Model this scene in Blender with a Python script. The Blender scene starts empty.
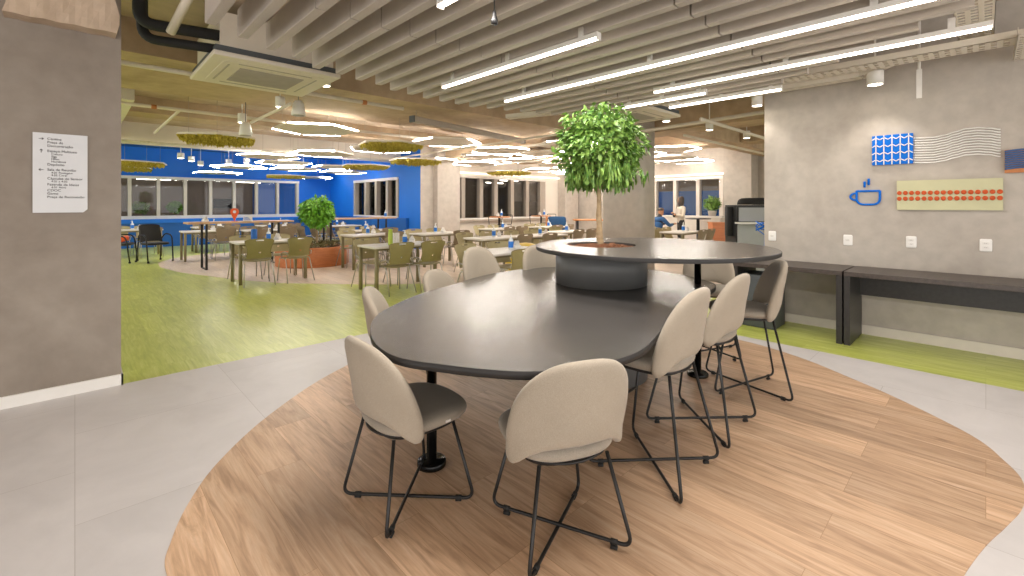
import bpy, math, random
from mathutils import Vector, Matrix
R = math.radians
PI = math.pi
sc = bpy.context.scene
col = sc.collection

# ------------------------------------------------------------------ camera, world, exposure
cd = bpy.data.cameras.new('camera')
cam = bpy.data.objects.new('camera', cd)
col.objects.link(cam)
cam.location = (0, 0, 1.4)
cam.rotation_euler = (R(90), 0, -math.atan(437 / 455))
cd.sensor_width = 36
cd.lens = 16.0
cd.shift_y = -83 / 1024
cd.clip_start = .05
sc.camera = cam
sc.view_settings.view_transform = 'Standard'
sc.view_settings.look = 'None'
sc.view_settings.gamma = 1
sc.view_settings.use_curve_mapping = False
sc.view_settings.exposure = 0.62
AMBIENT = 1.9
LED = 9.0
w = bpy.data.worlds.new('world')
sc.world = w
w.use_nodes = True
w.node_tree.nodes['Background'].inputs[0].default_value = (1.0, .975, .945, 1)
w.node_tree.nodes['Background'].inputs[1].default_value = AMBIENT
try:
    sc.cycles.max_bounces = 7
    sc.cycles.diffuse_bounces = 4
    sc.cycles.caustics_reflective = False
    sc.cycles.caustics_refractive = False
    sc.cycles.sample_clamp_indirect = 4
except Exception:
    pass

def area_light(name, loc, sx, sy, power, rot=(0, 0, 0), color=(1, .965, .92)):
    l = bpy.data.lights.new(name, 'AREA')
    l.shape = 'RECTANGLE'
    l.size = sx
    l.size_y = sy
    l.energy = power
    l.color = color
    o = bpy.data.objects.new(name, l)
    o.location = loc
    o.rotation_euler = rot
    col.objects.link(o)
    return o

# ------------------------------------------------------------------ materials
def hexc(s):
    s = s.lstrip('#')
    v = [int(s[i:i + 2], 16) / 255 for i in (0, 2, 4)]
    return tuple((x / 12.92 if x <= .04045 else ((x + .055) / 1.055) ** 2.4) for x in v) + (1,)

class NT:
    def __init__(self, name):
        self.m = bpy.data.materials.new(name)
        self.m.use_nodes = True
        self.t = self.m.node_tree
        self.b = self.t.nodes['Principled BSDF']
    def n(self, kind, **kw):
        x = self.t.nodes.new(kind)
        for k, v in kw.items():
            if k in x.inputs:
                x.inputs[k].default_value = v
            else:
                setattr(x, k, v)
        return x
    def l(self, a, b):
        self.t.links.new(a, b)
    def coords(self, scale=(1, 1, 1), rot=(0, 0, 0), kind='Object'):
        tc = self.n('ShaderNodeTexCoord')
        mp = self.n('ShaderNodeMapping')
        mp.inputs['Scale'].default_value = scale
        mp.inputs['Rotation'].default_value = rot
        self.l(tc.outputs[kind], mp.inputs[0])
        return mp.outputs[0]
    def ramp(self, fac, stops):
        r = self.n('ShaderNodeValToRGB')
        e = r.color_ramp.elements
        while len(e) < len(stops):
            e.new(.5)
        for i, (p, c) in enumerate(stops):
            e[i].position = p
            e[i].color = c if len(c) == 4 else tuple(c) + (1,)
        self.l(fac, r.inputs[0])
        return r.outputs[0]
    def mix(self, fac, a, b, mode='MIX'):
        m = self.n('ShaderNodeMix', data_type='RGBA', blend_type=mode)
        for v, i in ((fac, 0), (a, 6), (b, 7)):
            if hasattr(v, 'default_value') or hasattr(v, 'links'):
                self.l(v, m.inputs[i])
            else:
                m.inputs[i].default_value = v
        return m.outputs[2]
    def bump(self, h, strength=.2, dist=.01):
        b = self.n('ShaderNodeBump', Strength=strength, Distance=dist)
        self.l(h, b.inputs['Height'])
        self.l(b.outputs[0], self.b.inputs['Normal'])

def plain(name, c, rough=.5, metal=0., spec=.5, var=.06, scale=8.):
    """a single colour with faint procedural mottling"""
    k = NT(name)
    co = k.coords()
    nz = k.n('ShaderNodeTexNoise', Scale=scale, Detail=3.)
    k.l(co, nz.inputs['Vector'])
    c = hexc(c)
    lo = tuple(x * (1 - var) for x in c[:3]) + (1,)
    hi = tuple(min(1, x * (1 + var)) for x in c[:3]) + (1,)
    k.l(k.ramp(nz.outputs[0], [(.3, lo), (.7, hi)]), k.b.inputs['Base Color'])
    k.b.inputs['Roughness'].default_value = rough
    k.b.inputs['Metallic'].default_value = metal
    k.b.inputs['Specular IOR Level'].default_value = spec
    return k.m

def concrete(name, c1, c2, scale=1.2, rough=.75, bump=.12):
    k = NT(name)
    co = k.coords()
    a = k.n('ShaderNodeTexNoise', Scale=scale, Detail=8., Roughness=.62, Distortion=.6)
    b = k.n('ShaderNodeTexNoise', Scale=scale * 7, Detail=5.)
    k.l(co, a.inputs['Vector']); k.l(co, b.inputs['Vector'])
    base = k.ramp(a.outputs[0], [(.3, hexc(c1)), (.7, hexc(c2))])
    fine = k.ramp(b.outputs[0], [(.35, (.86, .86, .86, 1)), (.65, (1.04, 1.04, 1.04, 1))])
    k.l(k.mix(.6, base, fine, 'MULTIPLY'), k.b.inputs['Base Color'])
    k.b.inputs['Roughness'].default_value = rough
    k.b.inputs['Specular IOR Level'].default_value = .3
    k.bump(b.outputs[0], bump, .01)
    return k.m

def fabric(name, c1, c2, rough=.9):
    k = NT(name)
    co = k.coords()
    a = k.n('ShaderNodeTexNoise', Scale=420., Detail=2.)
    b = k.n('ShaderNodeTexNoise', Scale=5., Detail=3.)
    k.l(co, a.inputs['Vector']); k.l(co, b.inputs['Vector'])
    base = k.ramp(a.outputs[0], [(.35, hexc(c1)), (.65, hexc(c2))])
    v = k.ramp(b.outputs[0], [(.3, (.93, .93, .93, 1)), (.7, (1.03, 1.03, 1.03, 1))])
    k.l(k.mix(1., base, v, 'MULTIPLY'), k.b.inputs['Base Color'])
    k.b.inputs['Roughness'].default_value = rough
    k.b.inputs['Specular IOR Level'].default_value = .2
    k.b.inputs['Sheen Weight'].default_value = .15
    k.bump(a.outputs[0], .15, .002)
    return k.m

def planks(name, cols, pw, pl, rot, rough=.35, grain=1.0):
    k = NT(name)
    co = k.coords(rot=(0, 0, rot))
    br = k.n('ShaderNodeTexBrick', Scale=1., offset=.37)
    br.inputs['Brick Width'].default_value = pl
    br.inputs['Row Height'].default_value = pw
    br.inputs['Mortar Size'].default_value = .0009
    br.inputs['Mortar Smooth'].default_value = .1
    br.inputs['Color1'].default_value = (0, 0, 0, 1)
    br.inputs['Color2'].default_value = (1, 1, 1, 1)
    br.inputs['Mortar'].default_value = (.5, .5, .5, 1)
    k.l(co, br.inputs['Vector'])
    sep = k.n('ShaderNodeSeparateColor'); k.l(br.outputs['Color'], sep.inputs[0])
    st = k.n('ShaderNodeMapping'); st.inputs['Scale'].default_value = (1.3, 14., 1.)
    k.l(co, st.inputs[0])
    off = k.n('ShaderNodeVectorMath', operation='MULTIPLY_ADD')
    cmb = k.n('ShaderNodeCombineXYZ')
    k.l(sep.outputs[0], cmb.inputs[0]); k.l(sep.outputs[0], cmb.inputs[1])
    k.l(cmb.outputs[0], off.inputs[0]); off.inputs[1].default_value = (31., 17., 0.)
    k.l(st.outputs[0], off.inputs[2])
    g = k.n('ShaderNodeTexNoise', Scale=1.6, Detail=7., Roughness=.62, Distortion=1.1)
    k.l(off.outputs[0], g.inputs['Vector'])
    st2 = k.n('ShaderNodeMapping'); st2.inputs['Scale'].default_value = (5., 120., 1.)
    k.l(co, st2.inputs[0])
    g2 = k.n('ShaderNodeTexNoise', Scale=1., Detail=3.)
    k.l(st2.outputs[0], g2.inputs['Vector'])
    base = k.ramp(g.outputs[0], [(.28, hexc(cols[0])), (.5, hexc(cols[1])), (.72, hexc(cols[2]))])
    tint = k.ramp(sep.outputs[0], [(0., (1 - .22 * grain,) * 3 + (1,)), (1., (1 + .08 * grain,) * 3 + (1,))])
    c = k.mix(1., base, tint, 'MULTIPLY')
    fine = k.ramp(g2.outputs[0], [(.35, (1 - .13 * grain,) * 3 + (1,)), (.6, (1, 1, 1, 1))])
    c = k.mix(.8, c, fine, 'MULTIPLY')
    c = k.mix(br.outputs['Fac'], c, hexc(cols[3]))
    k.l(c, k.b.inputs['Base Color'])
    rr = k.n('ShaderNodeMapRange'); rr.inputs[3].default_value = rough - .06; rr.inputs[4].default_value = rough + .1
    k.l(g.outputs[0], rr.inputs[0]); k.l(rr.outputs[0], k.b.inputs['Roughness'])
    k.bump(g2.outputs[0], .05, .002)
    return k.m

def tiles(name, c1, c2, joint, tw, th, rough=.42):
    k = NT(name)
    co = k.coords(rot=(0, 0, R(90)))
    br = k.n('ShaderNodeTexBrick', Scale=1., offset=.5)
    br.inputs['Brick Width'].default_value = tw
    br.inputs['Row Height'].default_value = th
    br.inputs['Mortar Size'].default_value = .0016
    br.inputs['Mortar Smooth'].default_value = .2
    br.inputs['Color1'].default_value = (.95, .95, .95, 1)
    br.inputs['Color2'].default_value = (1.03, 1.03, 1.03, 1)
    k.l(co, br.inputs['Vector'])
    a = k.n('ShaderNodeTexNoise', Scale=2.5, Detail=9., Roughness=.65, Distortion=.5)
    k.l(co, a.inputs['Vector'])
    base = k.ramp(a.outputs[0], [(.3, hexc(c1)), (.7, hexc(c2))])
    c = k.mix(.7, base, br.outputs['Color'], 'MULTIPLY')
    c = k.mix(br.outputs['Fac'], c, hexc(joint))
    k.l(c, k.b.inputs['Base Color'])
    k.b.inputs['Roughness'].default_value = rough
    return k.m

def emis(name, c, s):
    k = NT(name)
    k.b.inputs['Base Color'].default_value = hexc(c)
    k.b.inputs['Emission Color'].default_value = hexc(c)
    k.b.inputs['Emission Strength'].default_value = s
    return k.m

def laminate(name, c1, c2, rough, spec=.5):
    k = NT(name)
    co = k.coords(scale=(1.2, 22., 22.))
    a = k.n('ShaderNodeTexNoise', Scale=1.4, Detail=6., Roughness=.6)
    k.l(co, a.inputs['Vector'])
    k.l(k.ramp(a.outputs[0], [(.3, hexc(c1)), (.7, hexc(c2))]), k.b.inputs['Base Color'])
    k.b.inputs['Roughness'].default_value = rough
    k.b.inputs['Specular IOR Level'].default_value = spec
    return k.m

def leafmat(name, c1, c2, rough=.42):
    k = NT(name)
    co = k.coords()
    a = k.n('ShaderNodeTexNoise', Scale=28., Detail=2.)
    k.l(co, a.inputs['Vector'])
    k.l(k.ramp(a.outputs[0], [(.32, hexc(c1)), (.68, hexc(c2))]), k.b.inputs['Base Color'])
    k.b.inputs['Roughness'].default_value = rough
    k.b.inputs['Subsurface Weight'].default_value = 0.
    return k.m

M = dict(
    wood=planks('oak_vinyl_planks', ['#a5856a', '#cca989', '#dec0a3', '#9c7b5a'], .225, 1.3, R(90), .38),
    dinewood=planks('pale_pinkish_planks', ['#c9b4a2', '#dcc9b8', '#e6d7c8', '#b8a291'], .19, 1.25, R(90), .4, .6),
    green=planks('lime_vinyl_planks', ['#a3b046', '#c0c862', '#d6db8c', '#a6b052'], .19, 1.25, R(90), .3, .5),
    tile=tiles('grey_stone_tiles', '#c3bfbe', '#d0cccb', '#aea8a5', 1.1, .9),
    plaster=concrete('grey_plaster', '#887d72', '#9a9085', 1.1),
    plaster_r=concrete('warm_grey_plaster', '#aaa197', '#bab2a8', 1.3),
    rough=concrete('raw_concrete', '#b39d87', '#cfbaa4', 1.5, .85, .4),
    slab=concrete('brown_concrete_slab', '#ab9985', '#c9b6a2', .9, .85, .3),
    beam=concrete('beam_concrete', '#a08b72', '#c7b094', 1., .85, .3),
    beige=concrete('beige_plaster', '#b3aaa0', '#c2bab0', .9),
    offwhite=plain('offwhite_paint', '#d8d0c5', .7, var=.03, scale=2),
    stripeblue=plain('grey_blue', '#42618f', .5),
    darkwall=plain('dark_brown_paint', '#857868', .7),
    blue=plain('blue_paint', '#0a6fd6', .55, var=.04, scale=2),
    darkblue=plain('deep_blue_paint', '#0d5aa8', .55, var=.04, scale=2),
    white=plain('white_paint', '#dedad4', .5, var=.03),
    whitegloss=plain('white_plastic', '#e6e3de', .35, var=.02),
    sill=plain('window_frame_paint', '#cfc6bb', .5, var=.03),
    mull=plain('mullion_grey', '#a79c90', .5, var=.03),
    felt=fabric('grey_felt', '#b2a89d', '#c0b6ab'),
    chairfab=fabric('beige_chair_fabric', '#988d7e', '#aa9f8f'),
    seatfab=fabric('shaded_beige_seat_fabric', '#8f8679', '#a0978a'),  # same beige as the backs, darkened to paint in shade on the seat tops
    black=plain('black_metal', '#1c1b1b', .42, .2, var=.1),
    blackgloss=plain('black_chrome', '#151515', .2, .6, var=.1),
    blackfab=fabric('black_mesh_fabric', '#232221', '#343230'),
    rubber=plain('black_rubber', '#1d1c1b', .75),
    table=laminate('dark_laminate', '#4b4744', '#504c49', .26, .9),
    tableedge=plain('dark_edge', '#2f2d2c', .5, spec=.3),
    drum=plain('graphite_drum', '#6a6a69', .42, var=.05),
    bench=laminate('brown_black_laminate', '#3a3330', '#4f4641', .38),
    benchdark=laminate('bench_dark_frame', '#262423', '#343130', .4),
    olive=plain('olive_plastic', '#8d8254', .5),
    taupe=plain('taupe_plastic', '#86775f', .5),
    khaki=plain('khaki_plastic', '#ab9f77', .5),
    olivemetal=plain('olive_metal', '#857a57', .45),
    chrome=plain('brushed_steel', '#b5b0a8', .3, .85, var=.03),
    tabletop=plain('white_tabletop', '#d5cfc6', .35, var=.02),
    oaktop=laminate('oak_bar_top', '#b58f68', '#c9a57d', .4),
    orangetop=laminate('orange_wood_top', '#b9753f', '#cf8c54', .4),
    planter=laminate('terracotta_wood', '#b36a3d', '#c97e4e', .45),
    bark=plain('tree_bark', '#a58d6c', .8, var=.25, scale=30),
    chips=plain('orange_bark_chips', '#86583c', .85, var=.45, scale=40),
    soil=plain('dark_soil', '#3a2b20', .9),
    leaf=leafmat('fig_leaf', '#46752a', '#9abb5a'),
    leaf2=leafmat('bright_leaf', '#4f8f1f', '#86bf3c'),
    leafdark=leafmat('planter_leaf', '#5b5a33', '#8d7c52'),
    moss=leafmat('yellow_moss', '#a89638', '#dccb5e', .8),
    glass=None,
    bluelab=plain('blue_label', '#1f6fc9', .4),
    bluevivid=plain('vivid_blue', '#0566c8', .65, spec=.2, var=.03),
    rust=plain('rust_orange', '#c0532b', .6, spec=.2, var=.04),
    panelgreen=plain('sage_panel', '#bebb96', .6, var=.03),
    orange=plain('burnt_orange', '#b8743f', .5, var=.05),
    clearp=plain('milky_bottle', '#d9dde0', .25, var=.02),
    greenb=plain('lime_bottle', '#a5b93f', .35),
    yellow=plain('yellow_plastic', '#e0be1e', .45),
    orangev=plain('vivid_orange', '#e05a26', .45),
    sofa=fabric('blue_sofa_fabric', '#27496f', '#335a84'),
    greycab=plain('grey_cabinet', '#a3a5a6', .5, var=.03),
    cabtop=plain('black_cabinet', '#2b2b2c', .5),
    skin=plain('skin', '#b98867', .6),
    hair=plain('dark_hair', '#4b4038', .6, var=.2, scale=40),
    cream=fabric('cream_cardigan', '#cfc3b2', '#ddd2c2'),
    blueshirt=fabric('blue_shirt', '#2a4f7d', '#3a6191'),
    trousers=fabric('dark_trousers', '#2e2c2e', '#3b383a'),
    ink=plain('dark_ink', '#3b3733', .6),
    signboard=plain('sign_white', '#d2d3d5', .5, var=.02),
    lamp=emis('lamp_diffuser', '#fff3e2', LED),
    hexlamp=emis('hex_lamp_diffuser', '#fff9f0', 46.),
    cove=emis('cove_led', '#fff2df', 1.1),
    downlamp=emis('downlight_diffuser', '#fff1dc', 9.),
    hexpanel=plain('white_acoustic_panel', '#ddd5ca', .7, var=.02),
    acgrey=plain('ac_grey', '#4d5154', .5),
    acgrill=plain('ac_grill', '#a8a095', .6),
    acwhite=plain('ac_ivory', '#d9d0c1', .45, var=.02),
    pipe=plain('ivory_pipe', '#d8cebd', .45, var=.03),
    tray=None,
)
def glass_mat():
    k = NT('clear_window_glass')
    tr = k.n('ShaderNodeBsdfTransparent'); tr.inputs[0].default_value = (.86, .86, .86, 1)
    gl = k.n('ShaderNodeBsdfGlossy'); gl.inputs['Roughness'].default_value = .02
    fr = k.n('ShaderNodeFresnel'); fr.inputs[0].default_value = 1.35
    mx = k.n('ShaderNodeMixShader')
    k.l(fr.outputs[0], mx.inputs[0]); k.l(tr.outputs[0], mx.inputs[1]); k.l(gl.outputs[0], mx.inputs[2])
    out = [n for n in k.t.nodes if n.type == 'OUTPUT_MATERIAL'][0]
    k.l(mx.outputs[0], out.inputs[0])
    return k.m
M['glass'] = glass_mat()

# ------------------------------------------------------------------ mesh helpers
class MB:
    def __init__(self):
        self.v = []; self.f = []; self.s = []
    def add(self, vs, fs, smooth=False, mat=None):
        o = len(self.v)
        self.v += [tuple(mat @ Vector(p)) if mat else tuple(p) for p in vs]
        self.f += [tuple(i + o for i in f) for f in fs]
        self.s += [smooth] * len(fs)
        return self
    def box(self, x0, x1, y0, y1, z0, z1, mat=None):
        vs = [(x, y, z) for z in (z0, z1) for y in (y0, y1) for x in (x0, x1)]
        fs = [(0, 2, 3, 1), (4, 5, 7, 6), (0, 1, 5, 4), (2, 6, 7, 3), (0, 4, 6, 2), (1, 3, 7, 5)]
        return self.add(vs, fs, False, mat)
    def prism(self, poly, z0, z1, bev=0., mat=None, smooth=True, nb=2):
        """polygon in xy (counter-clockwise) extruded, with a rounded top and bottom edge"""
        n = len(poly)
        P = [Vector(p) for p in poly]
        nr = []
        for i in range(n):
            t = (P[(i + 1) % n] - P[i - 1])
            nr.append(Vector((t.y, -t.x)).normalized())
        rings = []
        if bev > 0:
            for k in range(nb + 1):
                a = PI / 2 * k / nb
                rings.append((bev * (1 - math.sin(a)), z0 + bev * (1 - math.cos(a))))
            for k in range(nb + 1):
                a = PI / 2 * k / nb
                rings.append((bev * (1 - math.cos(a)), z1 - bev * (1 - math.sin(a))))
        else:
            rings = [(0, z0), (0, z1)]
        vs = []; fs = []; sm = []
        for ins, z in rings:
            for p, q in zip(P, nr):
                vs.append((p.x - q.x * ins, p.y - q.y * ins, z))
        m = len(rings)
        for r in range(m - 1):
            for i in range(n):
                j = (i + 1) % n
                fs.append((r * n + i, r * n + j, (r + 1) * n + j, (r + 1) * n + i)); sm.append(smooth)
        fs.append(tuple(reversed(range(n)))); sm.append(False)
        fs.append(tuple((m - 1) * n + i for i in range(n))); sm.append(False)
        o = len(self.v)
        self.v += [tuple(mat @ Vector(p)) if mat else p for p in vs]
        self.f += [tuple(i + o for i in f) for f in fs]
        self.s += sm
        return self
    def tube(self, path, r, n=8, closed=False, mat=None):
        P = [Vector(p) for p in path]
        m = len(P)
        rad = r if isinstance(r, (list, tuple)) else [r] * m
        T = []
        for i in range(m):
            if closed:
                t = P[(i + 1) % m] - P[i - 1]
            else:
                t = P[min(i + 1, m - 1)] - P[max(i - 1, 0)]
            T.append(t.normalized())
        u = T[0].orthogonal().normalized()
        vs = []; fs = []
        for i in range(m):
            if i:
                q = T[i - 1].rotation_difference(T[i])
                u = (q @ u)
                u = (u - T[i] * u.dot(T[i])).normalized()
            b = T[i].cross(u)
            for k in range(n):
                a = 2 * PI * k / n
                vs.append(P[i] + (u * math.cos(a) + b * math.sin(a)) * rad[i])
        for i in range(m if closed else m - 1):
            j = (i + 1) % m
            for k in range(n):
                l = (k + 1) % n
                fs.append((i * n + k, i * n + l, j * n + l, j * n + k))
        self.add(vs, fs, True, mat)
        if not closed:
            o = len(self.v) - m * n
            self.f += [tuple(o + k for k in reversed(range(n))), tuple(o + (m - 1) * n + k for k in range(n))]
            self.s += [False, False]
        return self
    def lathe(self, prof, n=32, mat=None, smooth=True):
        """(radius, z) profile spun about z"""
        vs = []; fs = []
        for r, z in prof:
            for k in range(n):
                a = 2 * PI * k / n
                vs.append((max(r, 1e-5) * math.cos(a), max(r, 1e-5) * math.sin(a), z))
        for i in range(len(prof) - 1):
            for k in range(n):
                l = (k + 1) % n
                fs.append((i * n + k, i * n + l, (i + 1) * n + l, (i + 1) * n + k))
        fs.append(tuple(reversed(range(n))))
        fs.append(tuple((len(prof) - 1) * n + k for k in range(n)))
        return self.add(vs, fs, smooth, mat)
    def pillow(self, outline, T, fn, rhos=(1, .985, .95, .88, .74, .5, .25), p=8, c=None):
        n = len(outline)
        c = c or (sum(q[0] for q in outline) / n, sum(q[1] for q in outline) / n)
        vs = []; fs = []
        rh = list(rhos)
        def ring(rho, sgn):
            h = T / 2 * math.sqrt(max(0, 1 - rho ** p)) * sgn
            return [fn(c[0] + (q[0] - c[0]) * rho, c[1] + (q[1] - c[1]) * rho, h) for q in outline]
        rings = [ring(r, 1) for r in reversed(rh)] + [ring(r, -1) for r in rh[1:]]
        for g in rings:
            vs += g
        m = len(rings)
        for i in range(m - 1):
            for k in range(n):
                l = (k + 1) % n
                fs.append((i * n + k, i * n + l, (i + 1) * n + l, (i + 1) * n + k))
        vs.append(fn(c[0], c[1], T / 2)); vs.append(fn(c[0], c[1], -T / 2))
        a, b = m * n, m * n + 1
        for k in range(n):
            l = (k + 1) % n
            fs.append((a, l, k)); fs.append((b, (m - 1) * n + k, (m - 1) * n + l))
        return self.add(vs, fs, True)
    def panel(self, fn, nu, nv, T, skip=None, smooth=True):
        """two-sided curved panel fn(u, v, n), u v in 0..1, with skipped cells as true holes"""
        idx = {}; vs = []; fs = []
        def g(i, j, s):
            if (i, j, s) not in idx:
                idx[(i, j, s)] = len(vs)
                vs.append(fn(i / nu, j / nv, T / 2 * s))
            return idx[(i, j, s)]
        on = {(i, j) for i in range(nu) for j in range(nv) if not (skip and skip((i + .5) / nu, (j + .5) / nv))}
        for (i, j) in on:
            fs.append((g(i, j, 1), g(i + 1, j, 1), g(i + 1, j + 1, 1), g(i, j + 1, 1)))
            fs.append((g(i, j, -1), g(i, j + 1, -1), g(i + 1, j + 1, -1), g(i + 1, j, -1)))
            for (di, dj, p, q) in ((-1, 0, (i, j), (i, j + 1)), (1, 0, (i + 1, j + 1), (i + 1, j)), (0, -1, (i + 1, j), (i, j)), (0, 1, (i, j + 1), (i + 1, j + 1))):
                if (i + di, j + dj) not in on:
                    fs.append((g(*p, 1), g(*p, -1), g(*q, -1), g(*q, 1)))
        return self.add(vs, fs, smooth)
    def build(self, name, mat, parent=None, loc=None):
        me = bpy.data.meshes.new(name)
        me.from_pydata(self.v, [], self.f)
        me.polygons.foreach_set('use_smooth', self.s)
        me.materials.append(mat)
        me.update()
        o = bpy.data.objects.new(name, me)
        col.objects.link(o)
        if parent:
            o.parent = parent
        if loc:
            o.location = loc
        return o

def fillet(pts, r, n=5):
    P = [Vector(p) for p in pts]
    out = [P[0]]
    for i in range(1, len(P) - 1):
        a = P[i - 1] - P[i]; b = P[i + 1] - P[i]
        d = min(r, a.length * .48, b.length * .48)
        p0 = P[i] + a.normalized() * d; p1 = P[i] + b.normalized() * d
        for k in range(n + 1):
            t = k / n
            out.append(p0.lerp(P[i], t).lerp(P[i].lerp(p1, t), t))
    out.append(P[-1])
    return out

def tag(o, label, cat, group=None):
    o['label'] = label; o['category'] = cat
    if group:
        o['group'] = group
    return o
def empty(name, loc=(0, 0, 0), rz=0., label=None, cat=None, group=None):
    o = bpy.data.objects.new(name, None)
    o.empty_display_size = .1
    o.location = loc; o.rotation_euler = (0, 0, rz)
    col.objects.link(o)
    if label:
        tag(o, label, cat, group)
    return o
def struct(o):
    o['kind'] = 'structure'
    return o
KIDS = {}
def copy_tree(o, parent=None):
    c = o.copy(); col.objects.link(c)
    if parent:
        c.parent = parent
    for ch in list(o.children):
        copy_tree(ch, c)
    return c
USED = set()
def place(proto, loc, rz, label, cat=None, group=None, scale=None):
    """first call moves the prototype itself, later calls copy it with its parts"""
    if proto.name in USED:
        o = copy_tree(proto)
    else:
        o = proto; USED.add(proto.name)
    o.location = loc; o.rotation_euler = (0, 0, rz)
    if scale:
        o.scale = scale
    o['label'] = label
    if cat:
        o['category'] = cat
    if group:
        o['group'] = group
    return o
def superell(a, b, p, n, cx=0, cy=0):
    out = []
    for k in range(n):
        t = 2 * PI * k / n
        c, s = math.cos(t), math.sin(t)
        out.append((cx + a * math.copysign(abs(c) ** (2 / p), c), cy + b * math.copysign(abs(s) ** (2 / p), s)))
    return out
def spline(pts, sub=8):
    n = len(pts); out = []
    for i in range(n):
        p0, p1, p2, p3 = [Vector(pts[(i + k) % n]) for k in (-1, 0, 1, 2)]
        for s in range(sub):
            t = s / sub
            out.append(tuple(.5 * ((2 * p1) + (p2 - p0) * t + (2 * p0 - 5 * p1 + 4 * p2 - p3) * t * t + (3 * p1 - p0 - 3 * p2 + p3) * t ** 3)))
    return out
def ccw(poly):
    a = sum(poly[i - 1][0] * poly[i][1] - poly[i][0] * poly[i - 1][1] for i in range(len(poly)))
    return poly if a > 0 else list(reversed(poly))
ORD = ['first', 'second', 'third', 'fourth', 'fifth', 'sixth', 'seventh', 'eighth', 'ninth', 'tenth', 'eleventh', 'twelfth', 'thirteenth', 'fourteenth', 'fifteenth', 'sixteenth', 'seventeenth', 'eighteenth', 'nineteenth', 'twentieth', 'twenty-first', 'twenty-second', 'twenty-third', 'twenty-fourth', 'twenty-fifth']
# ------------------------------------------------------------------ the room
CEIL = 3.3
struct(MB().box(-7, 15.6, -4, 19.5, -.05, 0).build('floor', M['green']))
struct(MB().prism([(-7, -4), (5.13, -4), (5.13, 4.67), (-7, 4.67)], -.01, .002).build('floor_tiles', M['tile']))
blob = [(.25, 2.15), (.29, 2.35), (.39, 2.6), (.57, 2.9), (.93, 3.3), (1.5, 3.74), (2.2, 4.05), (3.0, 4.15), (3.8, 3.85), (4.5, 3.15), (4.9, 2.4), (4.96, 1.75), (4.80, 1.2), (4.5, .73), (4.25, .4), (3.92, .06), (3.66, -.07), (3.45, -.13), (3.17, -.12), (2.93, -.065), (2.69, 0), (2.4, .06), (1.9, .14), (1.4, .35), (.9, .75), (.5, 1.25), (.3, 1.7)]
struct(MB().prism(ccw(spline(blob, 6)), -.01, .004, smooth=False).build('floor_oak', M['wood']))
dw = [(1.9, 14.85), (1.45, 13.9), (1.38, 12.9), (1.55, 11.7), (1.8, 10.89), (2.22, 9.64), (2.65, 8.77), (3.26, 8.05), (3.85, 7.4), (4.42, 6.98), (4.9, 6.3), (5.13, 5.5), (5.3, 4.2), (6.2, 3.2), (15.4, 3.2), (15.4, 12.3), (7.83, 12.3), (7.83, 15.4), (2.6, 15.4)]
struct(MB().prism(ccw(dw), -.01, .003, smooth=False).build('floor_dining', M['dinewood']))

slab = struct(MB().box(-7, 15.8, -4.5, 4.9, CEIL, CEIL + .2).box(-2.5, 15.8, 4.9, 14.2, CEIL, CEIL + .2).build('ceiling', M['slab']))
struct(MB().box(-2.5, 8.2, 14.2, 19.5, CEIL, CEIL + .2).build('ceiling_blue', M['darkblue']))
struct(MB().box(-2.5, 9.0, 6.0, 7.9, 2.95, CEIL).build('ceiling_beam', M['beam']))
struct(MB().box(-2.5, 7.83, 13.5, 14.2, 2.86, CEIL).build('ceiling_beam', M['offwhite']))
struct(MB().box(-2.5, 7.83, 10.2, 10.8, 3.02, CEIL).build('ceiling_beam', M['beam']))
struct(MB().box(8.6, 9.3, -1.2, 12.3, 2.9, CEIL).build('ceiling_beam', M['beam']))
struct(MB().box(11.8, 12.5, -1.2, 12.3, 2.95, CEIL).build('ceiling_beam', M['beam']))
struct(MB().box(9.3, 15.6, 4.2, 4.8, 2.9, CEIL).build('ceiling_beam', M['beam']))
struct(MB().box(-.8, .61, 8.34, 13.5, 2.88, CEIL).build('ceiling_soffit', M['offwhite']))

# foreground wall on the left with a rough concrete beam over it
struct(MB().box(-7, .26, 4.67, 4.9, 0, CEIL).build('wall_left', M['plaster']))
rb = MB()
nx, nz = 18, 9
def rough_beam(u, v, n):
    x = -.35 + .575 * u; z = 2.69 + .61 * v
    j = .006 * math.sin(31 * u + 9 * v) + .005 * math.sin(17 * v + 5 * u)
    return (x + (.02 * math.sin(9 * v) if u in (0, 1) else 0), 4.60 + j * .6 - n, z + (.003 * math.sin(23 * u) if v == 0 else 0))
rb.panel(rough_beam, nx, nz, .16, smooth=False)
struct(rb.build('wall_left_beam', M['rough']))
bb = MB().box(-7, .272, 4.655, 4.67, .002, .085).box(.26, .272, 4.655, 4.9, .002, .085)
struct(bb.build('baseboard_left', M['whitegloss']))
# right wall
struct(MB().box(6.19, 6.4, -4, 1.91, 0, CEIL).build('wall_right', M['plaster_r']))
struct(MB().box(6.172, 6.19, -4, 1.91, 0, .1).build('baseboard_right', M['sill']))

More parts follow.
